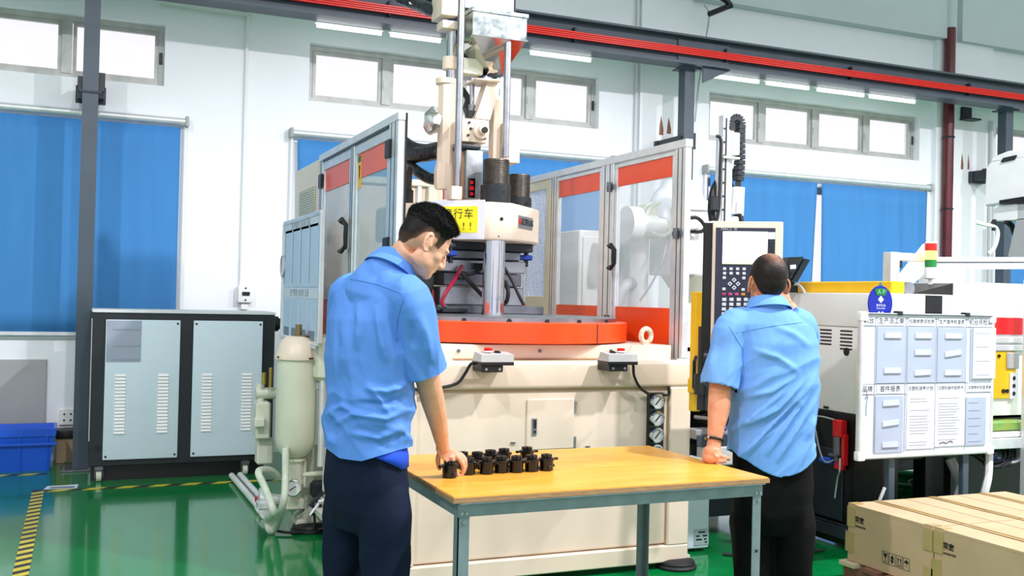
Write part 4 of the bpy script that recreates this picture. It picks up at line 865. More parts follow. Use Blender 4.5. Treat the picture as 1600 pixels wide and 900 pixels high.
obj('cap', MB().lathe([(1.81, .036), (1.818, .034), (1.822, 0)], (sx, sy, 0)), 'white', st)
# whiteboard on a stand in front of the machine
A, B, C_, D_ = P(1344, 490, y=4.18), P(1555, 491, y=4.18), P(1547, 708, y=4.18), P(1338, 718, y=4.18)
wx0, wx1, wz1, wz0 = 3.797, 4.768, 1.388, .607
WYB = 4.18
wb = thing('whiteboard', 'large magnetic whiteboard with grey pockets and papers in front of the machine', 'whiteboard', ((wx0+wx1)/2, 4.21, 0))
def wp(name, mb, m, smooth=0, parent=None): return obj(name, mb, m, parent or wb, smooth)
wp('board', MB().box(wx0+.01, wx1-.01, WYB, WYB+.02, wz0+.01, wz1-.01), 'board')
wp('board_frame', MB().box(wx0, wx1, WYB-.008, WYB+.024, wz1-.012, wz1, .004).box(wx0, wx1, WYB-.008, WYB+.024, wz0, wz0+.022, .006).box(wx0, wx0+.022, WYB-.008, WYB+.024, wz0, wz1, .006).box(wx1-.022, wx1, WYB-.008, WYB+.024, wz0, wz1, .006), 'alu', 35)
for cx_, cz_ in ((wx0, wz0), (wx1, wz0), (wx0, wz1), (wx1, wz1)):
    wp('corner_cap', MB().box(cx_-.006 if cx_ == wx0 else cx_-.045, cx_+.045 if cx_ == wx0 else cx_+.006, WYB-.012, WYB+.026, cz_-.006 if cz_ == wz0 else cz_-.045, cz_+.045 if cz_ == wz0 else cz_+.006, .01, 2), 'white', 35)
for x in (4.06, 4.55): wp('clip', MB().box(x-.012, x+.02, WYB-.016, WYB+.03, wz1-.012, wz1+.012, .004), 'charcoal', 35)
wp('tray_bar', MB().box(wx0+.05, wx1-.03, WYB-.014, WYB-.006, wz1-.009, wz1-.004), 'charcoal')
# real stand: two legs with feet
for x in (4.06, 4.60): wp('stand_leg', MB().box(x-.022, x+.022, WYB+.024, WYB+.06, .02, 1.2, .004).box(x-.022, x+.022, WYB-.05, WYB+.13, .0, .03, .004), 'steelcol', 35)
def wr(px0, py0, px1, py1):
    a, b = P(px0, py0, y=WYB), P(px1, py1, y=WYB); return a.x, b.x, b.z, a.z
cells1 = [(1366, 512, 1412, 598), (1415, 510, 1459, 598), (1462, 510, 1506, 596)]
def pocket(x0, x1, z0, z1, lips):
    p = wp('pocket', MB().box(x0, x1, WYB-.006, WYB-.001, z0, z1, .002), mats_pocket)
    for f, tilt in lips:
        zc = z0+(z1-z0)*f; w_ = (x1-x0)
        wp('pocket_lip', MB().prism([(x0+w_*.25, WYB-.010, zc), (x0+w_*.82, WYB-.010, zc+tilt), (x0+w_*.82, WYB-.010, zc+.028+tilt), (x0+w_*.25, WYB-.010, zc+.028)], (0, .004, 0)), lip_mat, 0, p)
        wp('pocket_slot', MB().prism([(x0+w_*.25, WYB-.011, zc-.004), (x0+w_*.82, WYB-.011, zc+tilt-.004), (x0+w_*.82, WYB-.011, zc+tilt+.001), (x0+w_*.25, WYB-.011, zc+.001)], (0, .001, 0)), 'inkgrey', 0, p)
    return p
lip_mat = mat('pocket_lip_plastic', '#c3cde0', .35, var=.03)
mats_pocket = mat('grey_blue_pocket', '#a9b6cc', .35, var=.04, scale=6)
xs = [P(px, 600, y=WYB).x for px in (1343, 1366, 1414, 1461, 1508, 1551)]
zt1, zb1 = P(1440, 511, y=WYB).z, P(1440, 598, y=WYB).z
zt2, zb2 = P(1440, 617, y=WYB).z, P(1440, 702, y=WYB).z
for k, lips in enumerate((((.8, 0), (.18, 0)), ((.8, 0), (.5, 0), (.13, .004)), ((.8, 0), (.46, .014), (.13, 0)))):
    pocket(xs[k+1]+.008, xs[k+2]-.004, zb1, zt1, lips)
pocket(xs[1]+.006, xs[2]-.012, zb2-.01, zt2, ((.82, .004), (.46, .01), (.1, 0)))
def sheet(x0, x1, z0, z1, lines, m='paper', y=0):
    s_ = wp('sheet', MB().box(x0, x1, WYB-.006-y, WYB-.001-y, z0, z1), m)
    mb = MB()
    for k in range(lines):
        z = z1-.03-(z1-z0-.05)*k/max(1, lines-1); e = random.uniform(.1, .3)
        if random.random() < .8: mb.box(x0+.02, x1-.015-(x1-x0)*e, WYB-.0072-y, WYB-.006-y, z-.0012, z+.0012)
    wp('sheet_print', mb, 'inkgrey', 0, s_); return s_
sheet(xs[4]+.03, xs[5]-.005, zb1+.012, zt1-.005, 0, mats_pocket); sheet(xs[4]+.045, xs[5]+.005, zb1+.02, zt1-.0, 4, 'paper', .006)
sheet(xs[2]+.012, xs[3]-.006, zb2+.005, zt2+.01, 17); sheet(xs[3]+.0, xs[4]-.004, zb2+.012, zt2+.01, 17)
sheet(xs[4]+.003, xs[5]-.055, zb2+.01, zt2-.02, 6, mats_pocket)
wp('signature', MB().tube([(xs[3]+.03, WYB-.009, zb2+.028), (xs[3]+.06, WYB-.009, zb2+.036), (xs[3]+.08, WYB-.009, zb2+.028), (xs[3]+.11, WYB-.009, zb2+.04), (xs[3]+.13, WYB-.009, zb2+.03)], .002, 5), 'ink')
z1_, z2_ = P(1440, 502.5, y=WYB).z, P(1440, 607, y=WYB).z
for k, (a_, b_) in enumerate((('机台', '品牌'), ('生产派工单', '首件报表'), ('仪器参数点检表', '注塑机保养计划'), ('生产首件检查表', '注塑机操作指导书'), ('机台点检表', '注塑原料检查清单'))):
    xc = (xs[k]+xs[k+1])/2
    for s_, z in ((a_, z1_), (b_, z2_)):
        wd = (xs[k+1]-xs[k])*.86; size = min(.036, wd/len(s_)*.98)
        wp('header_card', MB().box(xc-wd/2, xc+wd/2, WYB-.004, WYB-.001, z-.024, z+.024), 'paper')
        wp('header_letters', text_bm(s_, size, (xc, WYB-.004, z), (1, 0, 0), (0, 0, 1)), 'ink')
mb = MB()
for x in xs[1:5]: mb.box(x-.001, x+.001, WYB-.002, WYB, wz0+.03, wz1-.025)
for z in (z1_-.028, z2_+.028, z2_-.028): mb.box(wx0+.02, wx1-.02, WYB-.002, WYB, z-.001, z+.001)
wp('ruled_lines', mb, 'inkgrey')
wp('scribble', MB().tube([(xs[0]+.03, WYB-.004, .98), (xs[0]+.05, WYB-.004, .955), (xs[0]+.035, WYB-.004, .93), (xs[0]+.055, WYB-.004, .945), (xs[0]+.045, WYB-.004, .90), (xs[0]+.045, WYB-.004, .84)], .0018, 5), 'inkgrey')
# round blue badge standing on top of the whiteboard
bd = thing('round_badge', 'blue oval badge with a green band and white emblem above the whiteboard', 'badge', (3.965, 4.225, 1.39))
bc = P(1376, 474, y=4.225)
def oval(rx, rz, y, m, name, dz=0, dep=.004, n=36, z_from=-9):
    pts = [(bc.x+rx*math.cos(2*math.pi*k/n), y, max(bc.z+dz+rz*math.sin(2*math.pi*k/n), bc.z+z_from)) for k in range(n)]
    return obj(name, MB().prism(pts, (0, dep, 0)), m, bd, 20)
oval(.083, .096, 4.225, 'deepblue', 'disc', 0, .008)
obj('hook', MB().prism([(bc.x-.015, 4.226, bc.z+.09), (bc.x+.015, 4.226, bc.z+.09), (bc.x, 4.226, bc.z+.115)], (0, .006, 0)), mat('teal_clip', '#0d7d7a', .4), bd, 0)
obj('green_band', MB().prism([(bc.x-.045, 4.2225, bc.z+.075), (bc.x-.0, 4.2225, bc.z+.083), (bc.x+.045, 4.2225, bc.z+.075), (bc.x+.03, 4.2225, bc.z+.045), (bc.x+.012, 4.2225, bc.z+.04), (bc.x, 4.2225, bc.z+.05), (bc.x-.012, 4.2225, bc.z+.04), (bc.x-.032, 4.2225, bc.z+.045)], (0, .002, 0)), mat('badge_green', '#10703c', .4), bd, 0)
obj('badge_letters', text_bm('A P', .036, (bc.x, 4.2222, bc.z+.061), (1, 0, 0), (0, 0, 1)), mat('pale_green_print', '#7fc79b', .5), bd, 0)
obj('emblem', MB().lathe([(0, .014), (.0012, .014)], (bc.x, 4.2245, bc.z+.022), (0, -1, 0), 14).prism([(bc.x-.02, 4.2232, bc.z+.02), (bc.x, 4.2232, bc.z+.042), (bc.x+.02, 4.2232, bc.z+.02), (bc.x, 4.2232, bc.z+.002)], (0, .001, 0)), 'paper', bd, 0)
obj('badge_letters', text_bm('数字石油', .016, (bc.x, 4.2240, bc.z-.012), (1, 0, 0), (0, 0, 1)), 'paper', bd, 0)
obj('badge_letters', text_bm('PETROCHEM', .0105, (bc.x, 4.2240, bc.z-.028), (1, 0, 0), (0, 0, 1)), 'paper', bd, 0)
obj('badge_letters', text_bm('00', .04, (bc.x, 4.2240, bc.z-.06), (1, 0, 0), (0, 0, 1), spacing=1.2, bold=.001), 'paper', bd, 0)
# ================================================================== CONTROL PANEL ON ITS ARM (second machine, left of the first)
cp = thing('control_panel', 'tall white control panel with a lit screen and keypad by the balding man', 'control panel', (3.35, 4.75, 0))
yw = YAW-R_(10)*-1
pu = (math.cos(R_(10))*_r - math.sin(R_(10))*_f).normalized(); pz = Vector((0, 0, 1)); pn = pu.cross(pz)
if pn.dot(_f) > 0: pn = -pn
O = P(1160, 470, d=4.95)
def cpt(px, py):
    """point of the panel plane seen at a photo pixel"""
    v = FWD+(px-800)/F_PX*RGT-(py-450)/F_PX*UPV; t = (O-EYE).dot(pn)/v.dot(pn); return EYE+v*t
def cbox(name, px0, py0, px1, py1, dep, lift, m, parent=None, label=None):
    a, b, c, d = cpt(px0, py0), cpt(px1, py0), cpt(px1, py1), cpt(px0, py1)
    ctr = (a+b+c+d)/4; w_ = ((b-a).dot(pu)+(c-d).dot(pu))/4; h_ = ((a-d).z+(b-c).z)/4
    mb = MB().obox(ctr+pn*(lift-dep/2), pu, pn, pz, w_, dep/2, h_)
    bmesh.ops.bevel(mb.bm, geom=mb.bm.edges[:], offset=min(.004, dep*.3), segments=1, affect='EDGES')
    return obj(name, mb, m, parent or cp, 35, label)
cbox('housing', 1112, 346, 1222, 545, .05, 0, 'cream')
cbox('housing_back', 1097, 347, 1200, 600, .05, -.055, 'black')
cbox('inner_bezel', 1117, 352, 1212, 514, .004, .002, 'cream')
face = cbox('keypad_face', 1117, 356, 1210, 513, .006, .006, mat('dark_navy_panel', '#2a2f42', .4, var=.04))
cbox('screen', 1129, 362, 1199, 413, .003, .0085, 'screen', face, 'lit white screen')
cbox('screen_bar', 1129, 409, 1199, 413, .003, .0095, mat('screen_yellow', '#eef2b0', .4, var=0, emit=.8), face)
cbox('side_label', 1200, 363, 1211, 374, .003, .0085, 'paper', face)
cbox('side_buttons', 1201, 378, 1210, 402, .003, .008, 'charcoal', face)
obj('panel_letters', text_bm('MACS  III', .02, cpt(1139, 358)+pn*.0065, pu, pz), 'gray', face, 0)
kc = mat('pale_keys', '#cfd4dc', .5, var=.04)
def key(px, py, w_=5, h_=4.2, m=kc, glyph=True):
    k_ = cbox('key', px-w_/2, py-h_/2, px+w_/2, py+h_/2, .004, .0095, m, face)
    return k_
for r_, py in enumerate((420, 427)):
    for c_ in range(4): key(1132+c_*10.2, py+.1*c_)
key(1131.5, 434); key(1162, 434.5); key(1131, 451.5); key(1161, 452.5)
for px, py in ((1147, 437.5), (1140.5, 443.5), (1153, 443.5), (1147, 449.5)):
    c = cpt(px, py); d1, d2 = (pu+pz).normalized(), (pz-pu).normalized()
    obj('arrow_key', MB().obox(c+pn*.008, d1, pn, d2, .0085, .002, .0085), kc, face, 0)
    obj('arrow_mark', MB().obox(c+pn*.0102, d1, pn, d2, .0035, .0005, .0035), 'ink', face, 0)
for c_, m_ in enumerate(('#b5305c', '#c04a80', '#c04a80', '#d08a2c')): key(1131+c_*10, 459.5+.1*c_, 6, 4, mat('coloured_key_%d' % c_, m_, .5, var=0))
for r_ in range(6):
    for c_ in range(4): key(1131.5-.3*r_+c_*11.3, 468+r_*7.5, 6.5, 5)
es = cpt(1121, 525)
obj('stop_ring', MB().cyl(es, es+pn*.006, .034, n=28), mat('stop_yellow', '#e8a02a', .4), cp, 35, 'yellow emergency stop ring')
obj('emergency_stop', MB().lathe([(0, .015), (.02, .016), (.022, .026), (.034, .027), (.04, .022), (.042, 0)], es, pn), 'redplastic', cp, 35, 'red emergency stop button')
c = cpt(1119, 537); obj('stop_label', MB().obox(c+pn*.003, pu, pn, pz, .02, .002, .012), 'gray', cp, 0)
cbox('lower_box', 1108, 546, 1150, 562, .05, -.01, 'greypanel')
# mast and yellow arm under the panel
a = cpt(1100, 560)-pn*.1; m0 = Vector((a.x, a.y, 0))
obj('mast', MB().cyl((a.x, a.y, .88), (a.x, a.y, 1.3), .03, n=18).cyl((a.x, a.y, .96), (a.x, a.y, 1.06), .045, n=18), 'charcoal', cp)
q0 = P(1090, 456, y=a.y+.12); q1 = P(1090, 600, y=a.y+.12)
obj('yellow_post', MB().box(q0.x-.022, q0.x+.022, a.y+.1, a.y+.15, .86, q0.z, .005), 'yellow', cp)
q = P(1084, 592, y=a.y+.08); obj('yellow_arm', MB().box(q.x+.0, 3.60, a.y+.06, a.y+.14, q.z-.075, q.z, .006).box(3.52, 3.60, a.y+.14, 5.07, q.z-.075, q.z, .006), 'yellow', cp)
obj('arm_screw', MB().cyl((q.x+.07, a.y+.055, q.z-.04), (q.x+.07, a.y+.065, q.z-.04), .008, n=8).cyl((q.x+.1, a.y+.055, q.z-.04), (q.x+.1, a.y+.065, q.z-.04), .008, n=8), 'black', cp)
obj('grab_handle', MB().tube([(q0.x-.02, a.y+.09, 1.14), (q0.x-.05, a.y+.06, 1.12), (q0.x-.05, a.y+.06, .99), (q0.x-.02, a.y+.09, .97)], .01, 8, 1), 'black', cp)
q = cpt(1106, 560)-pn*.05; obj('tilt_joint', MB().cyl(q-pu*.02, q+pu*.06, .04, n=16), 'charcoal', cp)
# low dark pump unit with hoses behind the balding man's arm
pu_ = thing('pump_unit', 'dark hydraulic pump unit tangled with hoses behind the press', 'pump unit', (3.72, 5.35, 0))
obj('frame', MB().box(3.42, 4.05, 5.15, 5.8, .12, .30, .01).box(3.42, 4.05, 5.15, 5.8, .86, .93, .01).box(3.42, 3.5, 5.7, 5.8, .3, .86).box(3.96, 4.05, 5.15, 5.3, .3, .86), 'charcoal', pu_)
obj('tray', MB().box(3.40, 3.95, 5.10, 5.2, .60, .66, .005), 'greypanel', pu_); obj('tray_box', MB().box(3.44, 3.75, 5.08, 5.16, .44, .56, .01), 'white', pu_); obj('tray_front', MB().box(3.40, 3.95, 5.08, 5.1, .56, .63, .004), 'steelcol', pu_)
obj('motor', MB().cyl((3.55, 5.5, .45), (3.95, 5.5, .45), .13, n=24), 'charcoal', pu_)
obj('rear_plate', MB().box(3.42, 4.05, 5.78, 5.82, .12, .95), 'black', pu_, 0)
for k in range(12):
    x = 3.44+.03*k; y = 5.12+random.random()*.1; z = .68+random.random()*.2
    obj('hose', MB().tube([(x, y+.1, z), (x+.08, y-.02, z-.05+random.random()*.12), (x+.16, y+.02, z-.02), (x+.22, y+.1, z+random.random()*.1)], random.choice((.008, .012, .018)), 6), random.choice(('rubber', 'rubber', 'rubber', 'charcoal', 'greypanel')), pu_)
obj('red_hose', MB().tube([(3.5, 5.12, .88), (3.56, 5.10, .86), (3.6, 5.1, .80)], .009, 6), 'redplastic', pu_)
for k, (x, z, m_) in enumerate(((3.50, .70, 'blue'), (3.47, .72, 'yellow'), (3.49, .685, 'yellow'), (3.53, .66, 'blue'), (3.46, .76, 'steel'), (3.55, .74, 'steel'))):
    obj('fitting', MB().cyl((x, 5.06, z), (x+.05, 5.06, z+.01), .014, n=10), m_, pu_)
obj('feet_rail', MB().box(3.42, 3.5, 5.15, 5.8, 0, .12), 'black', pu_)
obj('big_hose', MB().tube([(3.40, 5.1, .93), (3.5, 5.02, .95), (3.6, 4.98, 1.0), (3.7, 5.0, 1.08)], .03, 10), 'rubber', pu_)
fc_ = tag(origin_to(obj('floor_cable', MB().tube([(3.36, 4.75, .01), (3.5, 4.62, .012), (3.62, 4.72, .012), (3.8, 4.66, .012), (3.95, 4.6, .02)], .009, 6), 'rubber'), (3.6, 4.68, 0)), 'black cable lying on the green floor right of the press', 'cable')
# ================================================================== DRYER, ROBOT MAST, LOADER
t = thing('hopper_dryer', 'white plastic granule dryer behind the right press guard', 'dryer', (4.2, 6.5, 0)); hx, hy = 4.22, 6.5
obj('drum', MB().lathe([(1.95, .205), (2.10, .205), (2.105, .225), (2.135, .225), (2.14, .205), (2.18, .19), (2.2, 0)], (hx, hy, 0), n=36), 'white', t)
obj('body', MB().box(hx-.22, hx+.2, hy-.2, hy+.2, 1.62, 1.95, .01), 'white', t)
obj('cone', MB().lathe([(1.40, .05), (1.62, .20)], (hx, hy, 0), n=30), 'creamd', t)
obj('stand', MB().box(hx-.2, hx+.2, hy-.2, hy+.2, 0, 1.1, .01).cyl((hx, hy, 1.1), (hx, hy, 1.42), .06), 'white', t)
mb = MB().tube([(hx-.32, hy-.1, 2.02), (hx-.3, hy-.1, 2.15), (hx-.2, hy-.08, 2.24), (hx-.08, hy-.05, 2.26), (hx+.02, hy-.02, 2.2), (hx+.03, hy, 2.12)], .085, 14, 5)
for v in mb.bm.verts: v.co += Vector((0, 0, 1))*noise.noise(v.co*14)*.03
obj('wrapped_hose', mb, 'paper', t, 60)
obj('fan_housing', MB().cyl((hx-.34, hy-.16, 2.02), (hx-.34, hy+.05, 2.02), .13, n=30).torus((hx-.34, hy-.16, 2.02), (0, 1, 0), .12, .015).torus((hx-.34, hy-.1, 2.02), (0, 1, 0), .13, .012), 'creamd', t)
obj('blower', MB().cyl((hx-.52, hy-.1, 1.98), (hx-.30, hy-.1, 1.98), .09, n=24).cyl((hx-.6, hy-.1, 1.98), (hx-.5, hy-.1, 1.98), .13, n=24), 'white', t)
obj('air_pipe', MB().tube([(hx-.42, hy, 1.9), (hx-.42, hy, 1.6), (hx-.42, hy, 1.3)], .07, 12), 'white', t); obj('air_hose', MB().tube([(hx-.42, hy, 1.55), (hx-.55, hy-.03, 1.53), (hx-.64, hy-.05, 1.4), (hx-.65, hy-.05, 1.2)], .045, 12), 'greypanel', t)
obj('base_motor', MB().box(hx-.5, hx-.25, hy-.1, hy+.1, 1.12, 1.35, .02), 'greypanel', t); obj('stand_top', MB().box(hx-.75, hx+.1, hy-.2, hy+.2, 1.05, 1.12, .01), 'white', t)
obj('pipe_elbow', MB().tube([(hx-.3, hy-.25, 1.98), (hx-.2, hy-.27, 1.97), (hx-.1, hy-.27, 1.98)], .03, 10), 'white', t)
obj('cable', MB().tube([(hx-.25, hy-.24, 2.0), (hx-.12, hy-.28, 2.04), (hx-.04, hy-.28, 1.98), (hx-.06, hy-.26, 1.94), (hx-.2, hy-.25, 1.94)], .014, 8), 'rubber', t)
obj('knobs', MB().torus((hx-.2, hy-.22, 1.72), (0, 1, 0), .05, .012).torus((hx-.22, hy-.23, 1.68), (0, 1, 0), .04, .012).box(hx-.22, hx-.12, hy-.21, hy-.2, 1.90, 1.915), 'charcoal', t)
obj('loose_cable', MB().tube([P(1000, 470, y=6.3), P(1020, 440, y=6.3), P(1035, 405, y=6.3), P(1046, 360, y=6.4)], .008, 6), 'greypanel', t)
t = thing('white_cabinet', 'plain white electrical cabinet seen through the clear right guard', 'cabinet', (3.75, 6.9, 0))
obj('body', MB().box(3.45, 3.95, 6.8, 7.3, 0, 1.95, .01), 'white', t); obj('door', MB().box(3.48, 3.92, 6.785, 6.8, .1, 1.9, .004), 'white', t)
obj('door_hole', MB().cyl((3.55, 6.78, 1.3), (3.55, 6.786, 1.3), .01, n=8).cyl((3.58, 6.78, 1.3), (3.58, 6.786, 1.3), .01, n=8).cyl((3.55, 6.78, 1.26), (3.55, 6.786, 1.26), .01, n=8).cyl((3.58, 6.78, 1.26), (3.58, 6.786, 1.26), .01, n=8), 'charcoal', t)
t = thing('robot_mast', 'aluminium take-out robot mast with a black cable chain above the control panel', 'robot', (4.1, 5.6, .93)); yr = 5.6
def rx(px, py): q = P(px, py, y=yr); return q.x, q.z
x, z1 = rx(1138, 180); obj('mast_rail', MB().box(x-.035, x+.02, yr, yr+.06, .93, z1, .004), 'alu', t); obj('rail_groove', MB().box(x-.02, x-.008, yr-.003, yr, 1.9, z1-.02), 'charcoal', t, 0)
obj('rail_side', MB().box(x+.02, x+.05, yr+.01, yr+.05, 1.9, z1+.01, .004), 'white', t)
x2, z2 = rx(1128, 213); obj('side_rail', MB().box(x2-.015, x2+.02, yr+.01, yr+.05, 1.9, z2, .004), 'alu', t)
pr = piece('rail_bolt', MB().cyl((0, .002, 0), (0, -.006, 0), .007, n=8), 'charcoal'); copies(pr, [(x-.028, yr, z) for z in [1.95+.09*k for k in range(8)]], t)
x3, z3 = rx(1143, 228); obj('carriage', MB().box(x3, x3+.055, yr-.02, yr+.05, z3-.06, z3+.09, .006).box(x3-.08, x3+.05, yr-.03, yr, z3-.09, z3-.075, .003), 'white', t)
xh, zh = rx(1119, 213); obj('slim_cable', MB().tube([(xh, yr, zh), (xh+.03, yr-.01, zh-.02), (xh+.03, yr-.01, zh-.2), (xh+.025, yr-.01, zh-.5), (xh-.01, yr-.01, zh-.6)], .011, 8), 'rubber', t)
ch = [rx(*q) for q in ((1144, 203), (1145, 195), (1149, 189), (1154, 187), (1159, 190), (1162, 197), (1162, 215), (1160, 250), (1157, 292))]
pts = [Vector((a_, yr+.03, b_)) for a_, b_ in ch]
pts = [pts[0], pts[0]+Vector((0, 0, .03))]+[pts[0]+Vector((.042*(1-math.cos(R_(q))), 0, .045+.042*math.sin(R_(q)))) for q in range(0, 181, 20)]+[Vector((pts[0].x+.082, yr+.03, pts[0].z-.05)), pts[-2], pts[-1]]
tot = []; 
for i in range(len(pts)-1):
    n = max(1, round((pts[i+1]-pts[i]).length/.034))
    for k in range(n): tot.append(pts[i].lerp(pts[i+1], k/n))
ck = obj('cable_chain', MB().tube(pts, .024, 4, 2), 'black', t, 0)
for i in range(0, len(tot)-1): 
    d = (tot[i+1]-tot[i]).normalized(); obj('chain_link', MB().beam(tot[i]+d*.0, tot[i]+d*min(.03, (tot[i+1]-tot[i]).length*.9), .05, .06, (0, 1, 0) if abs(d.y) < .5 else (1, 0, 0)), 'charcoal', ck, 0)
x4, z4 = rx(1156, 292); x5, z5 = rx(1153, 334); obj('white_arm', MB().prism([(x4-.035, yr, z4), (x4+.04, yr, z4), (x4+.035, yr, z5-.01), (x4-.055, yr, z5)], (0, .06, 0)), 'white', t, 20)
obj('arm_foot', MB().tube([(x5+.01, yr+.02, z5), (x5+.03, yr+.02, z5-.05), (x5+.06, yr+.02, z5-.12)], .028, 8), 'black', t); obj('gripper', MB().box(x+.05, x5, yr-.02, yr+.05, 1.9, 2.0, .01).cyl((x+.09, yr-.02, 2.02), (x+.09, yr-.02, 2.1), .02, n=10), 'white', t)
obj('hose_loop', MB().tube([P(1150, 280, y=yr+.1), P(1146, 268, y=yr+.1), P(1138, 280, y=yr+.12), P(1152, 315, y=yr+.1), P(1157, 345, y=yr+.1)], .022, 8), 'rubber', t)
obj('hose_left', MB().tube([P(1122, 282, y=yr+.05), P(1114, 300, y=yr+.05), P(1111, 325, y=yr+.03), P(1113, 345, y=yr+.03)], .024, 8), 'rubber', t)
obj('mast_foot', MB().box(x-.15, x+.25, yr-.05, yr+.2, .93, 1.0, .01), 'charcoal', t); obj('sensor', MB().box(xh-.04, xh+.02, yr-.03, yr, zh-.5, zh-.4, .01), 'charcoal', t)
# white loader at the right edge
t = thing('hopper_loader', 'white vacuum hopper loader at the right edge in front of a steel column', 'loader', (6.8, 5.6, 1.9)); yl_ = 5.75
LX = P(1540, 290, y=5.95).x
def lx(px, py): q = P(px, py, x=LX); return (LX, q.y, q.z)
obj('body', MB().prism([lx(*q) for q in ((1540, 262), (1548, 252), (1640, 240), (1640, 306), (1538, 322))], (.6, 0, 0), .01), 'white', t)
obj('lid', MB().prism([lx(*q) for q in ((1547, 253), (1551, 245), (1575, 236), (1640, 228), (1640, 241))], (.55, 0, 0), .006), 'white', t)
for k in range(8):
    a, b = Vector(lx(1566+k*2.7, 253.5-k*.6)), Vector(lx(1570+k*2.7, 247-k*.6)); a.x -= .006; b.x -= .006
    obj('vent_fin', MB().beam(a, b, .012, .012, (1, 0, 0)), 'charcoal', t, 0)
obj('hinge_bar', MB().prism([lx(*q) for q in ((1567, 319), (1640, 309), (1640, 302), (1567, 313.5))], (-.04, 0, 0)), 'black', t, 0)
obj('control_head', MB().prism([lx(*q) for q in ((1552, 324), (1555, 321), (1588, 318), (1590, 321), (1590, 342), (1587, 344), (1555, 346), (1552, 343))], (.3, 0, 0), .006), 'white', t)
obj('head_side', MB().prism([lx(*q) for q in ((1590, 320), (1640, 314), (1640, 338), (1590, 342))], (.25, 0, 0)), 'gray', t, 0)
a0 = lx(1605, 340); obj('hopper_cone', MB().prism([lx(*q) for q in ((1588, 344), (1640, 338), (1640, 420), (1575, 400))], (.3, 0, 0)), 'greypanel', t, 0)
obj('post', MB().box(LX+.3, LX+.4, 5.3, 5.4, 0, 2.2, .01), 'white', t)
obj('white_hose', MB().tube([P(1524, 347, y=yl_), P(1540, 351, y=yl_), P(1555, 355, y=yl_), P(1559, 368, y=yl_), P(1553, 388, y=yl_), P(1544, 397, y=yl_)], .016, 8), 'pvc', t)
obj('black_hose', MB().tube([P(1572, 346, y=yl_), P(1582, 355, y=yl_), P(1590, 382, y=yl_)], .022, 8), 'rubber', t); obj('black_hose', MB().tube([P(1537, 350, y=yl_), P(1548, 352, y=yl_), P(1554, 344, y=yl_), P(1552, 360, y=yl_)], .014, 8), 'rubber', t)
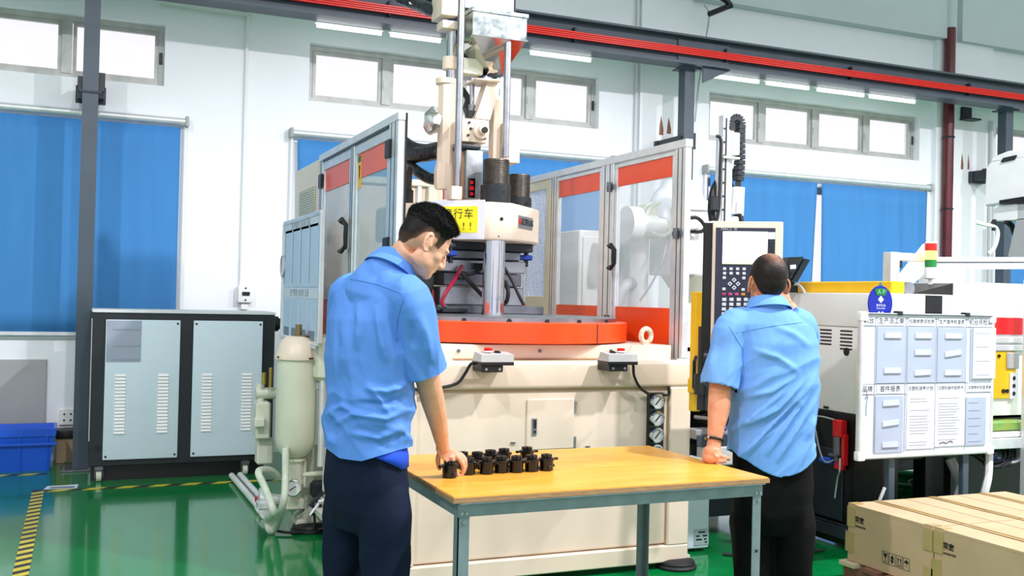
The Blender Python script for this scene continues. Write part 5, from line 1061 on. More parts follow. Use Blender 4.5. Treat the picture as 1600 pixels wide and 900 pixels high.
# ================================================================== CARTONS ON A PALLET
pt = thing('pallet', 'red-brown wooden pallet under the cardboard boxes at lower right', 'pallet', (4.1, 3.3, 0))
for x in (3.59, 4.05, 4.5): obj('stringer', MB().box(x, x+.09, 2.2, 4.04, .02, .115, .003), 'wood', pt, 0)
for k in range(12): obj('deck_board', MB().box(3.56, 4.7, 3.93-k*.155, 4.04-k*.155, .115, .138, .003), 'palewood' if k % 3 == 0 else 'wood', pt, 0)
for k in range(3): obj('bottom_board', MB().box(3.56, 4.7, 3.93-k*.8, 4.03-k*.8, .0, .02), 'wood', pt, 0)
BT = .425
def carton(label, x0, x1, y0, y1, front=False):
    t = thing('carton', label, 'box', ((x0+x1)/2, (y0+y1)/2, .139), 'cardboard boxes on the pallet')
    g = .004; mb = MB(); nx_, ny_ = 6, 8; xs_ = [x0+g+(x1-x0-2*g)*i/nx_ for i in range(nx_+1)]; ys_ = [y0+g+(y1-y0-2*g)*j/ny_ for j in range(ny_+1)]
    def tz(x, y):
        u = (x-x0)/(x1-x0); v = (y-y0)/(y1-y0); e = min(u, 1-u, v, 1-v)
        return BT+.004*noise.noise(Vector((x*5, y*5, x0)))*min(1, e*6)-.002*(abs(u-.5) < .05)
    body = MB().box(x0+g, x1-g, y0+g, y1-g, .139, BT-.012, .003)
    topv = [[mb.bm.verts.new((x, y, tz(x, y))) for y in ys_] for x in xs_]
    lowv = {}
    for i in range(nx_):
        for j in range(ny_): mb.bm.faces.new((topv[i][j], topv[i+1][j], topv[i+1][j+1], topv[i][j+1]))
    ring = [topv[i][0] for i in range(nx_+1)]+[topv[nx_][j] for j in range(1, ny_+1)]+[topv[i][ny_] for i in range(nx_-1, -1, -1)]+[topv[0][j] for j in range(ny_-1, 0, -1)]
    low = [mb.bm.verts.new((v.co.x, v.co.y, BT-.0125)) for v in ring]
    for k in range(len(ring)): mb.bm.faces.new((ring[k], low[k], low[(k+1) % len(ring)], ring[(k+1) % len(ring)]))
    obj('box_body', body, 'card', t); obj('top_flaps', mb, 'card', t, 60)
    xm = (x0+x1)/2
    tp_ = MB(); 
    for j in range(ny_): tp_.prism([(xm-.024, ys_[j], tz(xm, ys_[j])+.0035), (xm+.024, ys_[j], tz(xm, ys_[j])+.0035), (xm+.024, ys_[j+1], tz(xm, ys_[j+1])+.0035), (xm-.024, ys_[j+1], tz(xm, ys_[j+1])+.0035)], (0, 0, .0006))
    obj('packing_tape', tp_, 'tape', t, 0)
    obj('flap_seam', MB().box(xm-.0012, xm+.0012, y0+g, y1-g, BT-.001, BT+.0043), 'plyedge', t, 0)
    if front:
        for yy, zz, hh in ((y1-.03, BT-.062, .05), (y1-.02, .235, .05), (y0+.03, BT-.062, .05), (y0+.025, .2, .035)):
            obj('side_tape', MB().box(x0-.001, x0+g, yy-.027, yy+.027, zz-hh, zz+hh), 'tape', t, 0)
        for yy in (y0+.03, y1-.03): obj('corner_tape', MB().box(x0+g, x0+.06, yy-.025, yy+.025, BT+.0005, BT+.003), 'tape', t, 0)
        yy = y1-.085
        obj('printed_letters', text_bm('国宏', .034, (x0+g, yy, BT-.072), (0, -1, 0), (0, 0, 1), bold=.001), 'ink', t, 0)
        obj('printed_letters', text_bm('Comecroix', .018, (x0+g, yy-.003, BT-.102), (0, -1, 0), (0, 0, 1), bold=.0006), 'ink', t, 0)
        if front == 2:
            bx = [0, .045, .09, .135]; y_ = y1-.245; z_ = .215; s_ = MB()
            X_ = x0+g-.0012
            def rect(ya, yb_, za, zb_): s_.box(X_, X_+.001, min(ya, yb_), max(ya, yb_), min(za, zb_), max(za, zb_))
            for o_ in bx:
                ya = y_-o_; rect(ya, ya-.04, z_+.027, z_+.029); rect(ya, ya-.04, z_-.029, z_-.027); rect(ya, ya-.002, z_-.029, z_+.029); rect(ya-.038, ya-.04, z_-.029, z_+.029)
            def poly(pts): s_.prism([(X_, a_, b_) for a_, b_ in pts], (.001, 0, 0))
            ya = y_-.02; poly([(ya+.014, z_+.02), (ya-.014, z_+.02), (ya-.004, z_-.002), (ya+.004, z_-.002)]); rect(ya+.0015, ya-.0015, z_-.018, z_); rect(ya+.01, ya-.01, z_-.021, z_-.018)
            ya = y_-.065; poly([(ya, z_+.022), (ya-.012, z_+.006), (ya, z_-.006), (ya+.012, z_+.006)]); poly([(ya+.014, z_-.004), (ya-.014, z_-.004), (ya, z_-.02)])
            ya = y_-.11
            for d_ in (-.008, .008): rect(ya+d_+.002, ya+d_-.002, z_-.014, z_+.008); poly([(ya+d_+.006, z_+.008), (ya+d_-.006, z_+.008), (ya+d_, z_+.02)])
            rect(ya+.014, ya-.014, z_-.021, z_-.017)
            ya = y_-.155; poly([(ya+.015, z_+.004), (ya+.009, z_+.015), (ya, z_+.02), (ya-.009, z_+.015), (ya-.015, z_+.004)]); rect(ya+.001, ya-.001, z_-.016, z_+.004)
            obj('handling_symbols', s_, 'ink', t, 0)
    return t
Y1, Y2, Y3 = 4.02, 3.46, 2.9
carton('front-left cardboard box with black handling symbols, nearest the machine base', 3.59, 3.97, Y2, Y1, 2)
carton('front cardboard box at the lower right corner with a printed name', 3.59, 3.97, Y3, Y2, 1)
carton('front cardboard box at the very bottom edge of the picture', 3.59, 3.97, Y3-.56, Y3, 1)
for k, (yb_, ya_, wd) in enumerate(((Y2, Y1, 'far'), (Y3, Y2, 'middle'), (Y3-.56, Y3, 'near'))):
    for j, (xa, xb) in enumerate(((3.97, 4.33), (4.33, 4.69))):
        carton('%s cardboard box of the %s row of the stack' % (wd, ('second', 'rearmost')[j]), xa, xb, yb_, ya_)
# green tub under the machine, white floor line, rod
gt = P(1420, 776, z=.1)
t = thing('green_tub', 'dark green round tub under the machine behind the boxes', 'tub', (gt.x, gt.y, 0))
obj('tub', MB().lathe([(.0, .26), (.02, .29), (.10, .31), (.19, .33), (.20, .34), (.21, .33), (.10, .29), (.04, .27), (.03, 0)], (gt.x, gt.y, 0), n=44), 'green', t); obj('hose_coil', MB().torus((gt.x, gt.y, .215), (0, 0, 1), .30, .022, 40), 'green', t); obj('sludge', MB().ball((gt.x+.05, gt.y-.06, .2), (.1, .08, .04)), 'rubber', t)
t = tag(origin_to(obj('floor_line', MB().prism([(6.29, 6.6, 0), (6.46, 6.6, 0), (6.2, 5.7, 0), (6.03, 5.7, 0)], (0, 0, .002)), 'white', None, 0), (6.2, 6.1, 0)), 'white painted line on the floor under the machine', 'floor line')
tag(origin_to(obj('metal_rod', MB().cyl((3.72, 4.13, .01), (3.92, 4.11, .47), .009, n=8), 'alu'), (3.72, 4.13, 0)), 'thin silver rod leaning behind the front-left cardboard box', 'rod')
# folded-out operator screen behind the balding man
t = thing('tilt_screen', 'black tilted operator screen right of the balding man\'s head', 'monitor', (3.95, 5.15, 1.5))
a, b, c, d = P(1226, 437, y=5.0), P(1232, 402, y=5.05), P(1256, 401, y=5.0), P(1236, 436, y=4.95)
obj('rear_shell', MB().prism([a, b, c, d], (.02, .12, 0)), 'black', t, 0)
a, b, c, d = P(1238, 439, y=4.95), P(1258, 404, y=4.98), P(1266, 406, y=4.95), P(1246, 441, y=4.92)
obj('front_shell', MB().prism([a, b, c, d], (.02, .14, 0)), 'charcoal', t, 0)
a = P(1239, 417, y=4.94); obj('screen_label', MB().obox(a, (1, 0, .1), (0, 1, 0), (-.1, 0, 1), .02, .003, .012), 'paper', t, 0)
obj('stem', MB().beam(P(1238, 438, y=5.05), (3.99, 5.1, 1.49), .03, .05), 'charcoal', t, 0)
# ================================================================== PEOPLE
def W(px, py, d): return P(px, py, d=d)
def voxel(mb, size, smooth=2, fac=.5):
    """union of overlapping closed shapes as one continuous skin"""
    me = bpy.data.meshes.new('tmp'); mb.bm.to_mesh(me); mb.bm.free(); o = bpy.data.objects.new('tmp', me); COL.objects.link(o)
    md = o.modifiers.new('r', 'REMESH'); md.mode = 'VOXEL'; md.voxel_size = size
    if smooth: s = o.modifiers.new('s', 'SMOOTH'); s.iterations = smooth; s.factor = fac
    dg = bpy.context.evaluated_depsgraph_get(); m2 = bpy.data.meshes.new_from_object(o.evaluated_get(dg))
    bpy.data.objects.remove(o); bpy.data.meshes.remove(me)
    out = MB(); out.bm.from_mesh(m2); bpy.data.meshes.remove(m2); out.bm.normal_update(); return out
def ell(c, a, b, p=1, n=28):
    c = Vector(c); r = []
    for k in range(n):
        t = 2*math.pi*k/n; x, y = math.cos(t), math.sin(t)
        r.append(c+a*math.copysign(abs(x)**p, x)+b*math.copysign(abs(y)**p, y))
    return r
def torso(mb, st, side, fwd, p=.8): return mb.rings([ell(c, side*w, fwd*d, p) for c, w, d in st])
def facing(az): a = R_(az); return (_r*math.sin(a)+_f*math.cos(a)).normalized()
def limb(mb, pts, rs, n=16, sm=4): return mb.tube(pts, 0, n, sm, True, rs)
def fold(p, d, fa, fl, seed=0):
    """soft ridge pattern stretched along direction d"""
    d = Vector(d).normalized(); al = p.dot(d); q = p-d*al
    n = noise.noise(Vector((q.x*fa+seed, q.y*fa, q.z*fa))+d*(al*fl))
    return (1-abs(n)*2.2)
def creases(lines):
    """named folds of the cloth: ridge lines followed over the near side of the garment"""
    segs = []
    for pts, h, wd in lines:
        q = [Vector(p) for p in pts]; L = [0]
        for a, b_ in zip(q, q[1:]): L.append(L[-1]+(b_-a).length)
        for i in range(len(q)-1): segs.append((q[i], q[i+1], h, wd, L[i]/L[-1], L[i+1]/L[-1]))
    def fn(p, nrm):
        v = p-EYE; d = v.dot(FWD)
        if nrm.dot(v) > 0: return 0
        q = Vector((800+F_PX*v.dot(RGT)/d, 450-F_PX*v.dot(UPV)/d)); best = {}
        for a, b_, h, wd, l0, l1 in segs:
            ab = b_-a; t = max(0, min(1, (q-a).dot(ab)/ab.length_squared)); e = ((q-a-ab*t).length*d/F_PX)/wd
            if e < 3:
                u = l0+(l1-l0)*t; g = math.exp(-e*e)*min(1, max(0, u*3.2))*min(1, max(0, (1-u)*3.2)); k = (h, wd)
                if g > best.get(k, 0): best[k] = g
        return 1.35*sum(k[0]*g for k, g in best.items())
    return fn
def head_shapes(mb, T, k=1.0):
    """T maps head-local (s right, f forward, u up) metres to world"""
    def L(s, f, u): return T @ Vector((s*k, f*k, u*k))
    def eb(s, f, u, rs, rf, ru, n=3):
        q = bmesh.ops.create_icosphere(mb.bm, subdivisions=n, radius=1)['verts']
        for v in q: v.co = L(s+v.co.x*rs, f+v.co.y*rf, u+v.co.z*ru)
    eb(0, -.012, .028, .078, .097, .092, 4); eb(0, -.045, .0, .066, .062, .07); eb(0, .03, .0, .066, .062, .08)
    eb(0, .035, -.05, .060, .058, .07); eb(0, .036, -.082, .050, .055, .040); eb(0, .074, -.103, .024, .02, .018); eb(0, .06, -.09, .036, .03, .028)
    for s in (-1, 1):
        eb(s*.037, .053, -.035, .026, .027, .026); eb(s*.028, .083, .006, .026, .012, .009); eb(s*.043, .02, -.072, .02, .045, .034)
        eb(s*.031, .079, -.014, .016, .013, .009); eb(s*.011, .098, -.05, .009, .012, .008)
        # ear: shell, rim, lobe
        eb(s*.078, -.008, -.02, .007, .015, .026)
        rim = [L(s*(.080+.012*math.sin(t*.9)), -.004-.019*math.sin(t+.25)-.004, -.02+.033*math.cos(t)) for t in [q*math.pi/9 for q in range(-2, 10)]]
        mb.tube(rim, .0052*k, 8, 2)
        eb(s*.079, .002, -.046, .006, .008, .010); eb(s*.078, .008, -.022, .006, .005, .009)
    mb.tube([L(0, .090, .004), L(0, .101, -.022), L(0, .109, -.044), L(0, .098, -.056)], 0, 12, 4, True, [.007*k, .009*k, .0115*k, .007*k])
    eb(0, .087, -.071, .022, .011, .006); eb(0, .084, -.082, .019, .011, .0065); eb(0, .088, -.062, .012, .01, .008)
def soften(mb, T, it=6):
    """melt the facial forms together (ears and nose keep their edges)"""
    Ti = T.inverted(); vs = []
    for v in mb.bm.verts:
        l = Ti @ v.co
        if abs(l.x) < .1 and -.14 < l.y < .098 and -.135 < l.z < .14 and not (abs(l.x) > .071 and abs(l.y+.006) < .034 and abs(l.z+.02) < .045): vs.append(v)
    for _ in range(it): bmesh.ops.smooth_vert(mb.bm, verts=vs, factor=.5, use_axis_x=True, use_axis_y=True, use_axis_z=True)
    mb.bm.normal_update()
def headT(c, f, u):
    f = Vector(f).normalized(); u = (Vector(u)-f*Vector(u).dot(f)).normalized(); s = f.cross(u)
    return Matrix(((s.x, f.x, u.x, c.x), (s.y, f.y, u.y, c.y), (s.z, f.z, u.z, c.z), (0, 0, 0, 1)))
def skin_mat(name, col, col2):
    m = mat(name, col, .48, var=.0, scale=26, col2=col2, bump=.03, bscale=160, spec=.35)
    b = m.node_tree.nodes['Principled BSDF']; b.inputs['Subsurface Weight'].default_value = .12
    b.inputs['Subsurface Radius'].default_value = (.9, .35, .2); b.inputs['Subsurface Scale'].default_value = .01
    return m
def cloth(name, col, rough=.75, col2=None): return mat(name, col, rough, var=.045, scale=3, bump=.10, bscale=14, spec=.25, col2=col2)
def shell(src, T, thick, k=1.0, jitter=0, js=120):
    """hair cap grown from the head part of the body surface"""
    Ti = T.inverted(); mp = {}; out = MB(); th = {}
    for v in src.bm.verts:
        l = Ti @ v.co
        if abs(l.x) < .12 and abs(l.y) < .14 and abs(l.z) < .16:
            t = thick(l.x/k, l.y/k, l.z/k)
            if t > 0: th[v] = t
    for f in src.bm.faces:
        if all(v in th for v in f.verts):
            q = []
            for v in f.verts:
                if v not in mp:
                    t = th[v]+(jitter*noise.noise(v.co*js) if jitter else 0)
                    mp[v] = out.bm.verts.new(v.co+v.normal*max(t, .0006))
                q.append(mp[v])
            out.bm.faces.new(q)
    out.bm.normal_update(); return out
def displace(mb, fn):
    mb.bm.normal_update(); mv = [(v, v.normal*fn(v.co)) for v in mb.bm.verts]
    for v, d in mv: v.co += d
def displace_n(mb, fn):
    mb.bm.normal_update(); mv = [(v, v.normal*fn(v.co, v.normal)) for v in mb.bm.verts]
    for v, d in mv: v.co += d
FOLDS1 = [([(606, 474), (616, 510), (628, 560)], -.011, .011), ([(560, 465), (563, 505), (556, 550)], .010, .014), ([(588, 475), (594, 520), (604, 570)], .0105, .013), ([(536, 490), (540, 540), (532, 590)], .008, .015),
  ([(642, 598), (604, 612), (566, 606)], .0115, .011), ([(640, 618), (600, 632), (556, 628)], -.009, .010), ([(642, 636), (602, 655), (556, 648), (518, 664)], .012, .0115), ([(638, 664), (592, 684), (540, 676)], .0095, .012),
  ([(506, 650), (536, 634), (566, 650)], .0085, .011), ([(572, 596), (612, 652)], .0085, .0105), ([(640, 676), (612, 690)], -.008, .009), ([(655, 490), (668, 530), (672, 570)], .007, .014), ([(642, 500), (648, 545)], -.006, .012)]
FOLDS2 = [([(1277, 596), (1238, 648), (1196, 715)], .0135, .012), ([(1277, 620), (1248, 664), (1212, 726)], .0125, .0115), ([(1264, 586), (1216, 638), (1172, 660), (1148, 664)], .0125, .0125), ([(1270, 607), (1227, 652), (1182, 694)], -.0105, .0105),
  ([(1252, 582), (1206, 612), (1160, 622)], .0095, .0135), ([(1172, 545), (1214, 558), (1252, 584)], .0085, .013), ([(1167, 532), (1158, 572)], -.003, .0115), ([(1205, 508), (1240, 522), (1270, 545)], .0065, .014), ([(1276, 650), (1258, 690)], .0075, .012), ([(1120, 520), (1112, 560), (1106, 590)], .006, .014)]
def cut(mb, fn):
    bmesh.ops.delete(mb.bm, geom=[f for f in mb.bm.faces if fn(f.calc_center_median(), f.normal)], context='FACES')
def pants_mesh(pel, legs, side, fwd, seed, amp=.006):
    mb = MB()
    torso(mb, pel, side, fwd, .85)
    for pts, rs in legs: limb(mb, pts, rs, 20, 5)
    o = voxel(mb, .0075, 9)
    displace(o, lambda p: amp*(fold(p, (0, .1, 1), 9, 2.5, seed)-.4)+.006*noise.noise(p*7)+.004*fold(p, (.7, 0, .7), 12, 4, seed+3)*(1 if p.z < .55 else .4))
    return o

# ------------------------------------------------------------------ the bending man at the left of the table
m1 = thing('person', 'young man in blue shirt bending over the table\'s left end, hand on a black part', 'person', (.95, 3.5, 0))
sk1 = skin_mat('skin_one', '#d9a083', '#e3b095')
F1, D1 = facing(42), 3.58
S1 = F1.cross(_z).normalized()          # his right-hand side
HF = facing(66); HF = (HF*math.cos(R_(33))-_z*math.sin(R_(33))).normalized(); HU = (facing(66)*math.sin(R_(33))+_z*math.cos(R_(33)))
HC = W(665, 376, 3.56); K1 = .95; T1 = headT(HC, HF, HU)
def D_(px, py, dd=0): return W(px, py, D1+dd)
b = MB()
torso(b, [(D_(572, 735), .135, .095), (D_(574, 700), .14, .10), (D_(577, 640), .145, .10), (D_(577, 560), .165, .105), (D_(583, 500), .172, .10), (D_(593, 462), .165, .085), (D_(604, 432), .10, .07), (D_(614, 412), .06, .06)], S1, F1)
limb(b, [D_(604, 432), D_(622, 412, -.01), HC+T1.to_3x3()@Vector((0, -.025, -.05))], [.066, .058, .056])
head_shapes(b, T1, K1)
RS, RE, RW = W(640, 472, 3.47), W(668, 592, 3.56), W(691, 692, 3.75)
limb(b, [W(625, 462, 3.5), RS, W(652, 535, 3.51), RE, W(676, 625, 3.61), W(685, 662, 3.68), RW, W(694, 702, 3.77)], [.06, .060, .05, .044, .043, .034, .0255, .026])
# right hand gripping the black part from above
b.rings([ell(W(693, 700, 3.765), (W(706, 698, 3.78)-W(693, 698, 3.765)), Vector((.006, .011, .008)), .9, 14), ell(W(701, 710, 3.78), (W(716, 706, 3.80)-W(701, 710, 3.78))*1.0, Vector((.008, .012, .006)), .9, 14), ell(W(709, 718, 3.79), (W(720, 712, 3.815)-W(709, 718, 3.79))*.9, Vector((.006, .010, .004)), .9, 14)])
for pts, r in (((('705', '713', 3.772), ('708', '723', 3.785), ('712', '735', 3.80), ('717.5', '745', 3.808)), .0082),
               ((('711', '711', 3.788), ('719', '720', 3.80), ('724', '730', 3.812), ('721', '746', 3.822)), .0084),
               ((('715', '709', 3.803), ('723', '716', 3.818), ('728', '725', 3.83), ('725', '740', 3.838)), .008),
               ((('717', '707', 3.818), ('724', '713', 3.832), ('728', '720', 3.842), ('726', '732', 3.85)), .007),
               ((('690', '702', 3.768), ('685', '713', 3.778), ('684.5', '723', 3.79), ('687', '734', 3.802)), .0095)):
    q = [W(float(a), float(b_), d) for a, b_, d in pts]; limb(b, q, [r*1.12, r*1.05, r, r*.8], 10, 4)
LS, LE = W(540, 468, 3.69), W(536, 592, 3.80)
limb(b, [W(550, 462, 3.67), LS, W(537, 530, 3.74), LE, W(540, 640, 3.92), W(560, 670, 4.0)], [.06, .06, .05, .043, .036, .027])
lw = W(560, 670, 4.0); hd = (W(575, 690, 4.04)-lw).normalized(); b.rings([ell(lw, S1*.022, F1*.014), ell(lw+hd*.05, S1*.036, F1*.015), ell(lw+hd*.09, S1*.034, F1*.012)])
for k in range(4):
    o = lw+hd*.085+S1*(.026-.0175*k); limb(b, [o, o+hd*.03, o+hd*.052-F1*.01, o+hd*.06-F1*.026], [.0088, .0085, .008, .007], 10)
limb(b, [lw+hd*.02-S1*.02, lw+hd*.05-S1*.045, lw+hd*.075-S1*.05-F1*.01], [.012, .010, .008], 10)
for hip, knee, ank in ((W(596, 715, 3.535), W(602, 880, 3.50), W(594, 1055, 3.53)), (W(553, 715, 3.65), W(541, 880, 3.68), W(534, 1035, 3.70))):
    limb(b, [hip-_z*.02, hip-_z*.06, knee, knee.lerp(ank, .35), ank], [.058, .062, .055, .052, .036])
    toe = ank+F1*.16; toe.z = .035; limb(b, [ank, ank-_z*.05, toe], [.036, .04, .03])
body1 = voxel(b, .0038, 2); soften(body1, T1)
obj('head_and_body', body1, sk1, None, 80)
o1 = bpy.data.objects['head_and_body']
src = MB(); src.bm.from_mesh(o1.data); src.bm.normal_update()
def lowline(f):
    if f > .068: return .072
    if f > .052: return .03+(f-.052)/.016*.042
    if f > .018: return -.012 if f < .045 else -.012+(f-.045)/.007*.042
    if f > -.032: return .014
    return max(-.062, .014-(-.032-f)*2.0)
def hair1(s, f, u):
    if abs(s) > .079 and u < .02: return 0
    lo = lowline(f)
    if u < lo+.006*noise.noise(Vector((s*60, f*60, u*60))): return 0
    if u > .04: return .005+.011*min(1, (u-.04)/.03)+.005*max(0, f)*10*(u > .06)
    return .0011
def hair1_top(s, f, u): return hair1(s, f, u) if u > .03 else 0
def hair_color(name, dark, dark2, pale, rough=.6):
    m = mat(name, dark, rough, var=0, scale=240, col2=dark2, spec=.2); nt = m.node_tree; bs = nt.nodes['Principled BSDF']
    at = nt.nodes.new('ShaderNodeVertexColor'); at.layer_name = 'thin'; mx = nt.nodes.new('ShaderNodeMix'); mx.data_type = 'RGBA'
    lk = bs.inputs['Base Color'].links[0].from_socket; nt.links.new(at.outputs['Color'], mx.inputs['Factor']); nt.links.new(lk, mx.inputs[6])
    mx.inputs[7].default_value = lin(pale); nt.links.new(mx.outputs[2], bs.inputs['Base Color']); return m
def thin_layer(mb, T, fn):
    Ti = T.inverted(); lay = mb.bm.loops.layers.float_color.new('thin')
    for f in mb.bm.faces:
        for lp in f.loops:
            a = max(0, min(1, fn(Ti @ lp.vert.co, lp.vert.co))); lp[lay] = (a, a, a, 1)
    return mb
fade = shell(src, T1, lambda s, f, u: .0009 if hair1(s, f, u) > 0 else 0, K1)
thin_layer(fade, T1, lambda l, p: 1.0-(l.z/K1-lowline(l.y/K1))/.045+.25*noise.noise(p*200))
obj('hair_fade', fade, hair_color('short_side_hair', '#0c0a0b', '#1c1615', '#5a4236'), m1, 60, 'closely cropped side hair')
hm = MB(); cap = shell(src, T1, hair1_top, K1, .003, 90)
cap.bm.faces.ensure_lookup_table(); T1i = T1.inverted(); random.seed(3)
fs = [f for f in cap.bm.faces]; spikes = []
for f in fs:
    for q in range(3):
        if random.random() < .8:
            c = f.verts[0].co.lerp(f.verts[2].co, random.random()).lerp(f.verts[1].co, random.random()*.5); l = T1i @ c
            d = (f.normal+HF*(.35+.5*max(0, l.y)*8)+HU*.35+Vector((random.uniform(-.5, .5), random.uniform(-.5, .5), random.uniform(-.5, .5)))).normalized()
            spikes.append((c-d*.003, d, random.uniform(.006, .014)*(1.35 if l.y > .06 else 1)*(min(1, max(.3, (l.z-.03)/.03)))))
for c, d, L_ in spikes:
    t = d.orthogonal().normalized()*.0011; w2 = d.cross(t)
    v0 = [cap.bm.verts.new(c+t), cap.bm.verts.new(c-t*.5+w2*.86), cap.bm.verts.new(c-t*.5-w2*.86)]; tip = cap.bm.verts.new(c+d*L_)
    for i in range(3): cap.bm.faces.new((v0[i], v0[(i+1) % 3], tip))
obj('hair', cap, mat('black_hair', '#09080a', .6, var=.2, scale=60, spec=.2), m1, 60)
o1.parent = m1; 
for v in o1.data.vertices: v.co -= m1.location
for s in (-1, 1):
    e = T1 @ Vector((s*.031*K1, .0755*K1, -.015*K1)); obj('eye', MB().ball(e, .0115*K1, 3), mat('eye_white', '#e9e4df', .2, var=0) if s < 0 else bpy.data.materials['eye_white'], m1, 60)
    e2 = T1 @ Vector((s*.033*K1, .0855*K1, -.017*K1)); obj('iris', MB().ball(e2, .0042, 2), 'ink', m1, 60)
    br = [T1 @ Vector((s*q[0]*K1, q[1]*K1, q[2]*K1)) for q in ((.014, .097, .008), (.03, .093, .014), (.046, .078, .009))]
    obj('eyebrow', MB().tube(br, 0, 6, 3, True, [.003, .0035, .0015]), bpy.data.materials['black_hair'], m1, 60)
# shirt
s = MB()
torso(s, [(D_(573, 716), .166, .128), (D_(574, 690), .170, .13), (D_(577, 640), .172, .125), (D_(577, 560), .184, .125), (D_(583, 500), .192, .118), (D_(592, 463), .19, .10), (D_(603, 434), .125, .085), (D_(614, 414), .074, .074)], S1, F1, .82)
limb(s, [W(615, 455, 3.52), W(638, 468, 3.475), W(651, 520, 3.49), W(665, 582, 3.535)], [.075, .078, .079, .083], 22)
limb(s, [W(555, 460, 3.66), W(543, 470, 3.69), W(539, 530, 3.73), W(537, 592, 3.79)], [.075, .068, .066, .068], 22)
ca = (F1*math.sin(R_(30))+_z*math.cos(R_(30))+_r*.10).normalized(); cc = W(615, 415, 3.57)
limb(s, [D_(590, 500), D_(597, 462), D_(605, 436, -.01), cc-ca*.02, cc+ca*.004], [.10, .125, .105, .082, .076], 26)
for sx_, sd_ in ((W(543, 468, 3.69), 3.635), (W(636, 468, 3.48), 3.51)): limb(s, [cc-ca*.03, (cc-ca*.06).lerp(sx_, .5)-_z*.005, sx_-_z*.005], [.075, .078, .07], 20)
sh1 = voxel(s, .0055, 3)
arm_d = (W(665, 582, 3.535)-W(651, 520, 3.49)).normalized(); pit = W(640, 520, 3.50)
def f1(p):
    z = p.z; r = p.dot(_r); d_arm = (p-pit).length
    wz = math.exp(-((z-.98)/.13)**2); uz = math.exp(-((z-1.33)/.12)**2)
    e = .017*(fold(p, _r*1-_z*.3, 9, 2.6, 1)-.45)*wz+.017*(fold(p, _r*.35-_z*1, 7, 1.5, 5)-.4)*(1-wz)*(1-.6*uz)
    e += .012*(fold(p, _r*.5-_z*1, 12, 2.5, 9)-.5)*math.exp(-(d_arm/.2)**2)+.008*noise.noise(p*5)+.005*(fold(p, _r*.9-_z*.6, 17, 4, 2)-.5)*wz
    return e
displace(sh1, lambda p: max(-.007, f1(p)))
displace_n(sh1, creases(FOLDS1))
hz1 = D_(573, 712).z
HEM = [(480, 690), (503, 697), (540, 711), (575, 711), (600, 703), (625, 697), (645, 694), (680, 694)]
def hem1(c):
    px = 574+(c-D_(574, 700)).dot(_r)*440
    for (a, ya), (b_, yb_) in zip(HEM, HEM[1:]):
        if a <= px <= b_: return D_(574, ya+(yb_-ya)*(px-a)/(b_-a)).z+.004
    return 0
cut(sh1, lambda c, n: (n.z < -.75 and c.z < hz1+.012 and c.z > .6) or ((c-W(665, 582, 3.535)).length < .11 and n.dot(arm_d) > .8) or ((c-W(537, 592, 3.79)).length < .1 and n.z < -.8) or (c.z < hem1(c) and c.z > .6))
def snap(mb, fn, test):
    for v in mb.bm.verts:
        if v.is_boundary and test(v.co): v.co.z = fn(v.co)
snap(sh1, hem1, lambda c: abs(c.z-hem1(c)) < .03)
c1 = cloth('light_blue_shirt_cotton', '#5b8ede', .7)
shirt = obj('shirt', sh1, c1, m1, 80)
# turned collar, yoke seam
cs = S1; cf = ca.cross(cs)*-1
if cf.dot(F1) < 0: cf = -cf
rg = [ell(cc+ca*h, cs*rw, cf*rf, 1, 40) for h, rw, rf in ((-.025, .079, .079), (.012, .073, .072), (.028, .071, .070), (.031, .075, .074), (.010, .085, .085), (-.030, .098, .099), (-.032, .095, .096), (.006, .080, .080))]
obj('collar', MB().rings(rg, False), c1, shirt, 60)
def on_shell(src_bm, pts, r, lift=.001):
    from mathutils.bvhtree import BVHTree
    bv = BVHTree.FromBMesh(src_bm); q = []
    for px, py in pts:
        l, n, i, d = bv.ray_cast(EYE, (P(px, py, d=1)-EYE).normalized())
        if l: q.append(l+n*lift)
    return MB().tube(q, r, 6, 2)
sb = MB(); sb.bm.from_mesh(shirt.data); 
for v in sb.bm.verts: v.co += m1.location
obj('yoke_seam', on_shell(sb.bm, [(548+k*8, 436+k*2.4-4*math.sin(k/11*3.1)) for k in range(11)], .0016), c1, shirt, 60)
obj('shoulder_seam', on_shell(sb.bm, [(634-math.sin(k/9*2.4)*14, 458+k*10) for k in range(10)], .0016), c1, shirt, 60)
# deeper blue inner layer showing under the hem at his right
il = MB(); c0 = D_(573, 703); rows = []; NI = 24
for h, ga, gb in ((.03, .160, .122), (-.012, .169, .132), (-.05, .170, .133)):
    r = []
    for k in range(NI+1):
        u = k/NI; t = -.66+1.8*u; dip = min(1, u*2.2)*min(1, (1-u)*6)
        r.append(c0+S1*math.cos(t)*ga+F1*math.sin(t)*gb+_z*(h if h > 0 else h*dip))
    rows.append(r)
g = [[il.bm.verts.new(p) for p in r] for r in rows]
for i in range(2):
    for k in range(NI): il.bm.faces.new((g[i][k], g[i+1][k], g[i+1][k+1], g[i][k+1]))
io = obj('inner_layer', il, cloth('royal_blue_cloth', '#2350cf'), m1, 60, 'deeper blue layer under the shirt hem'); io.modifiers.new('thickness', 'SOLIDIFY').thickness = .003
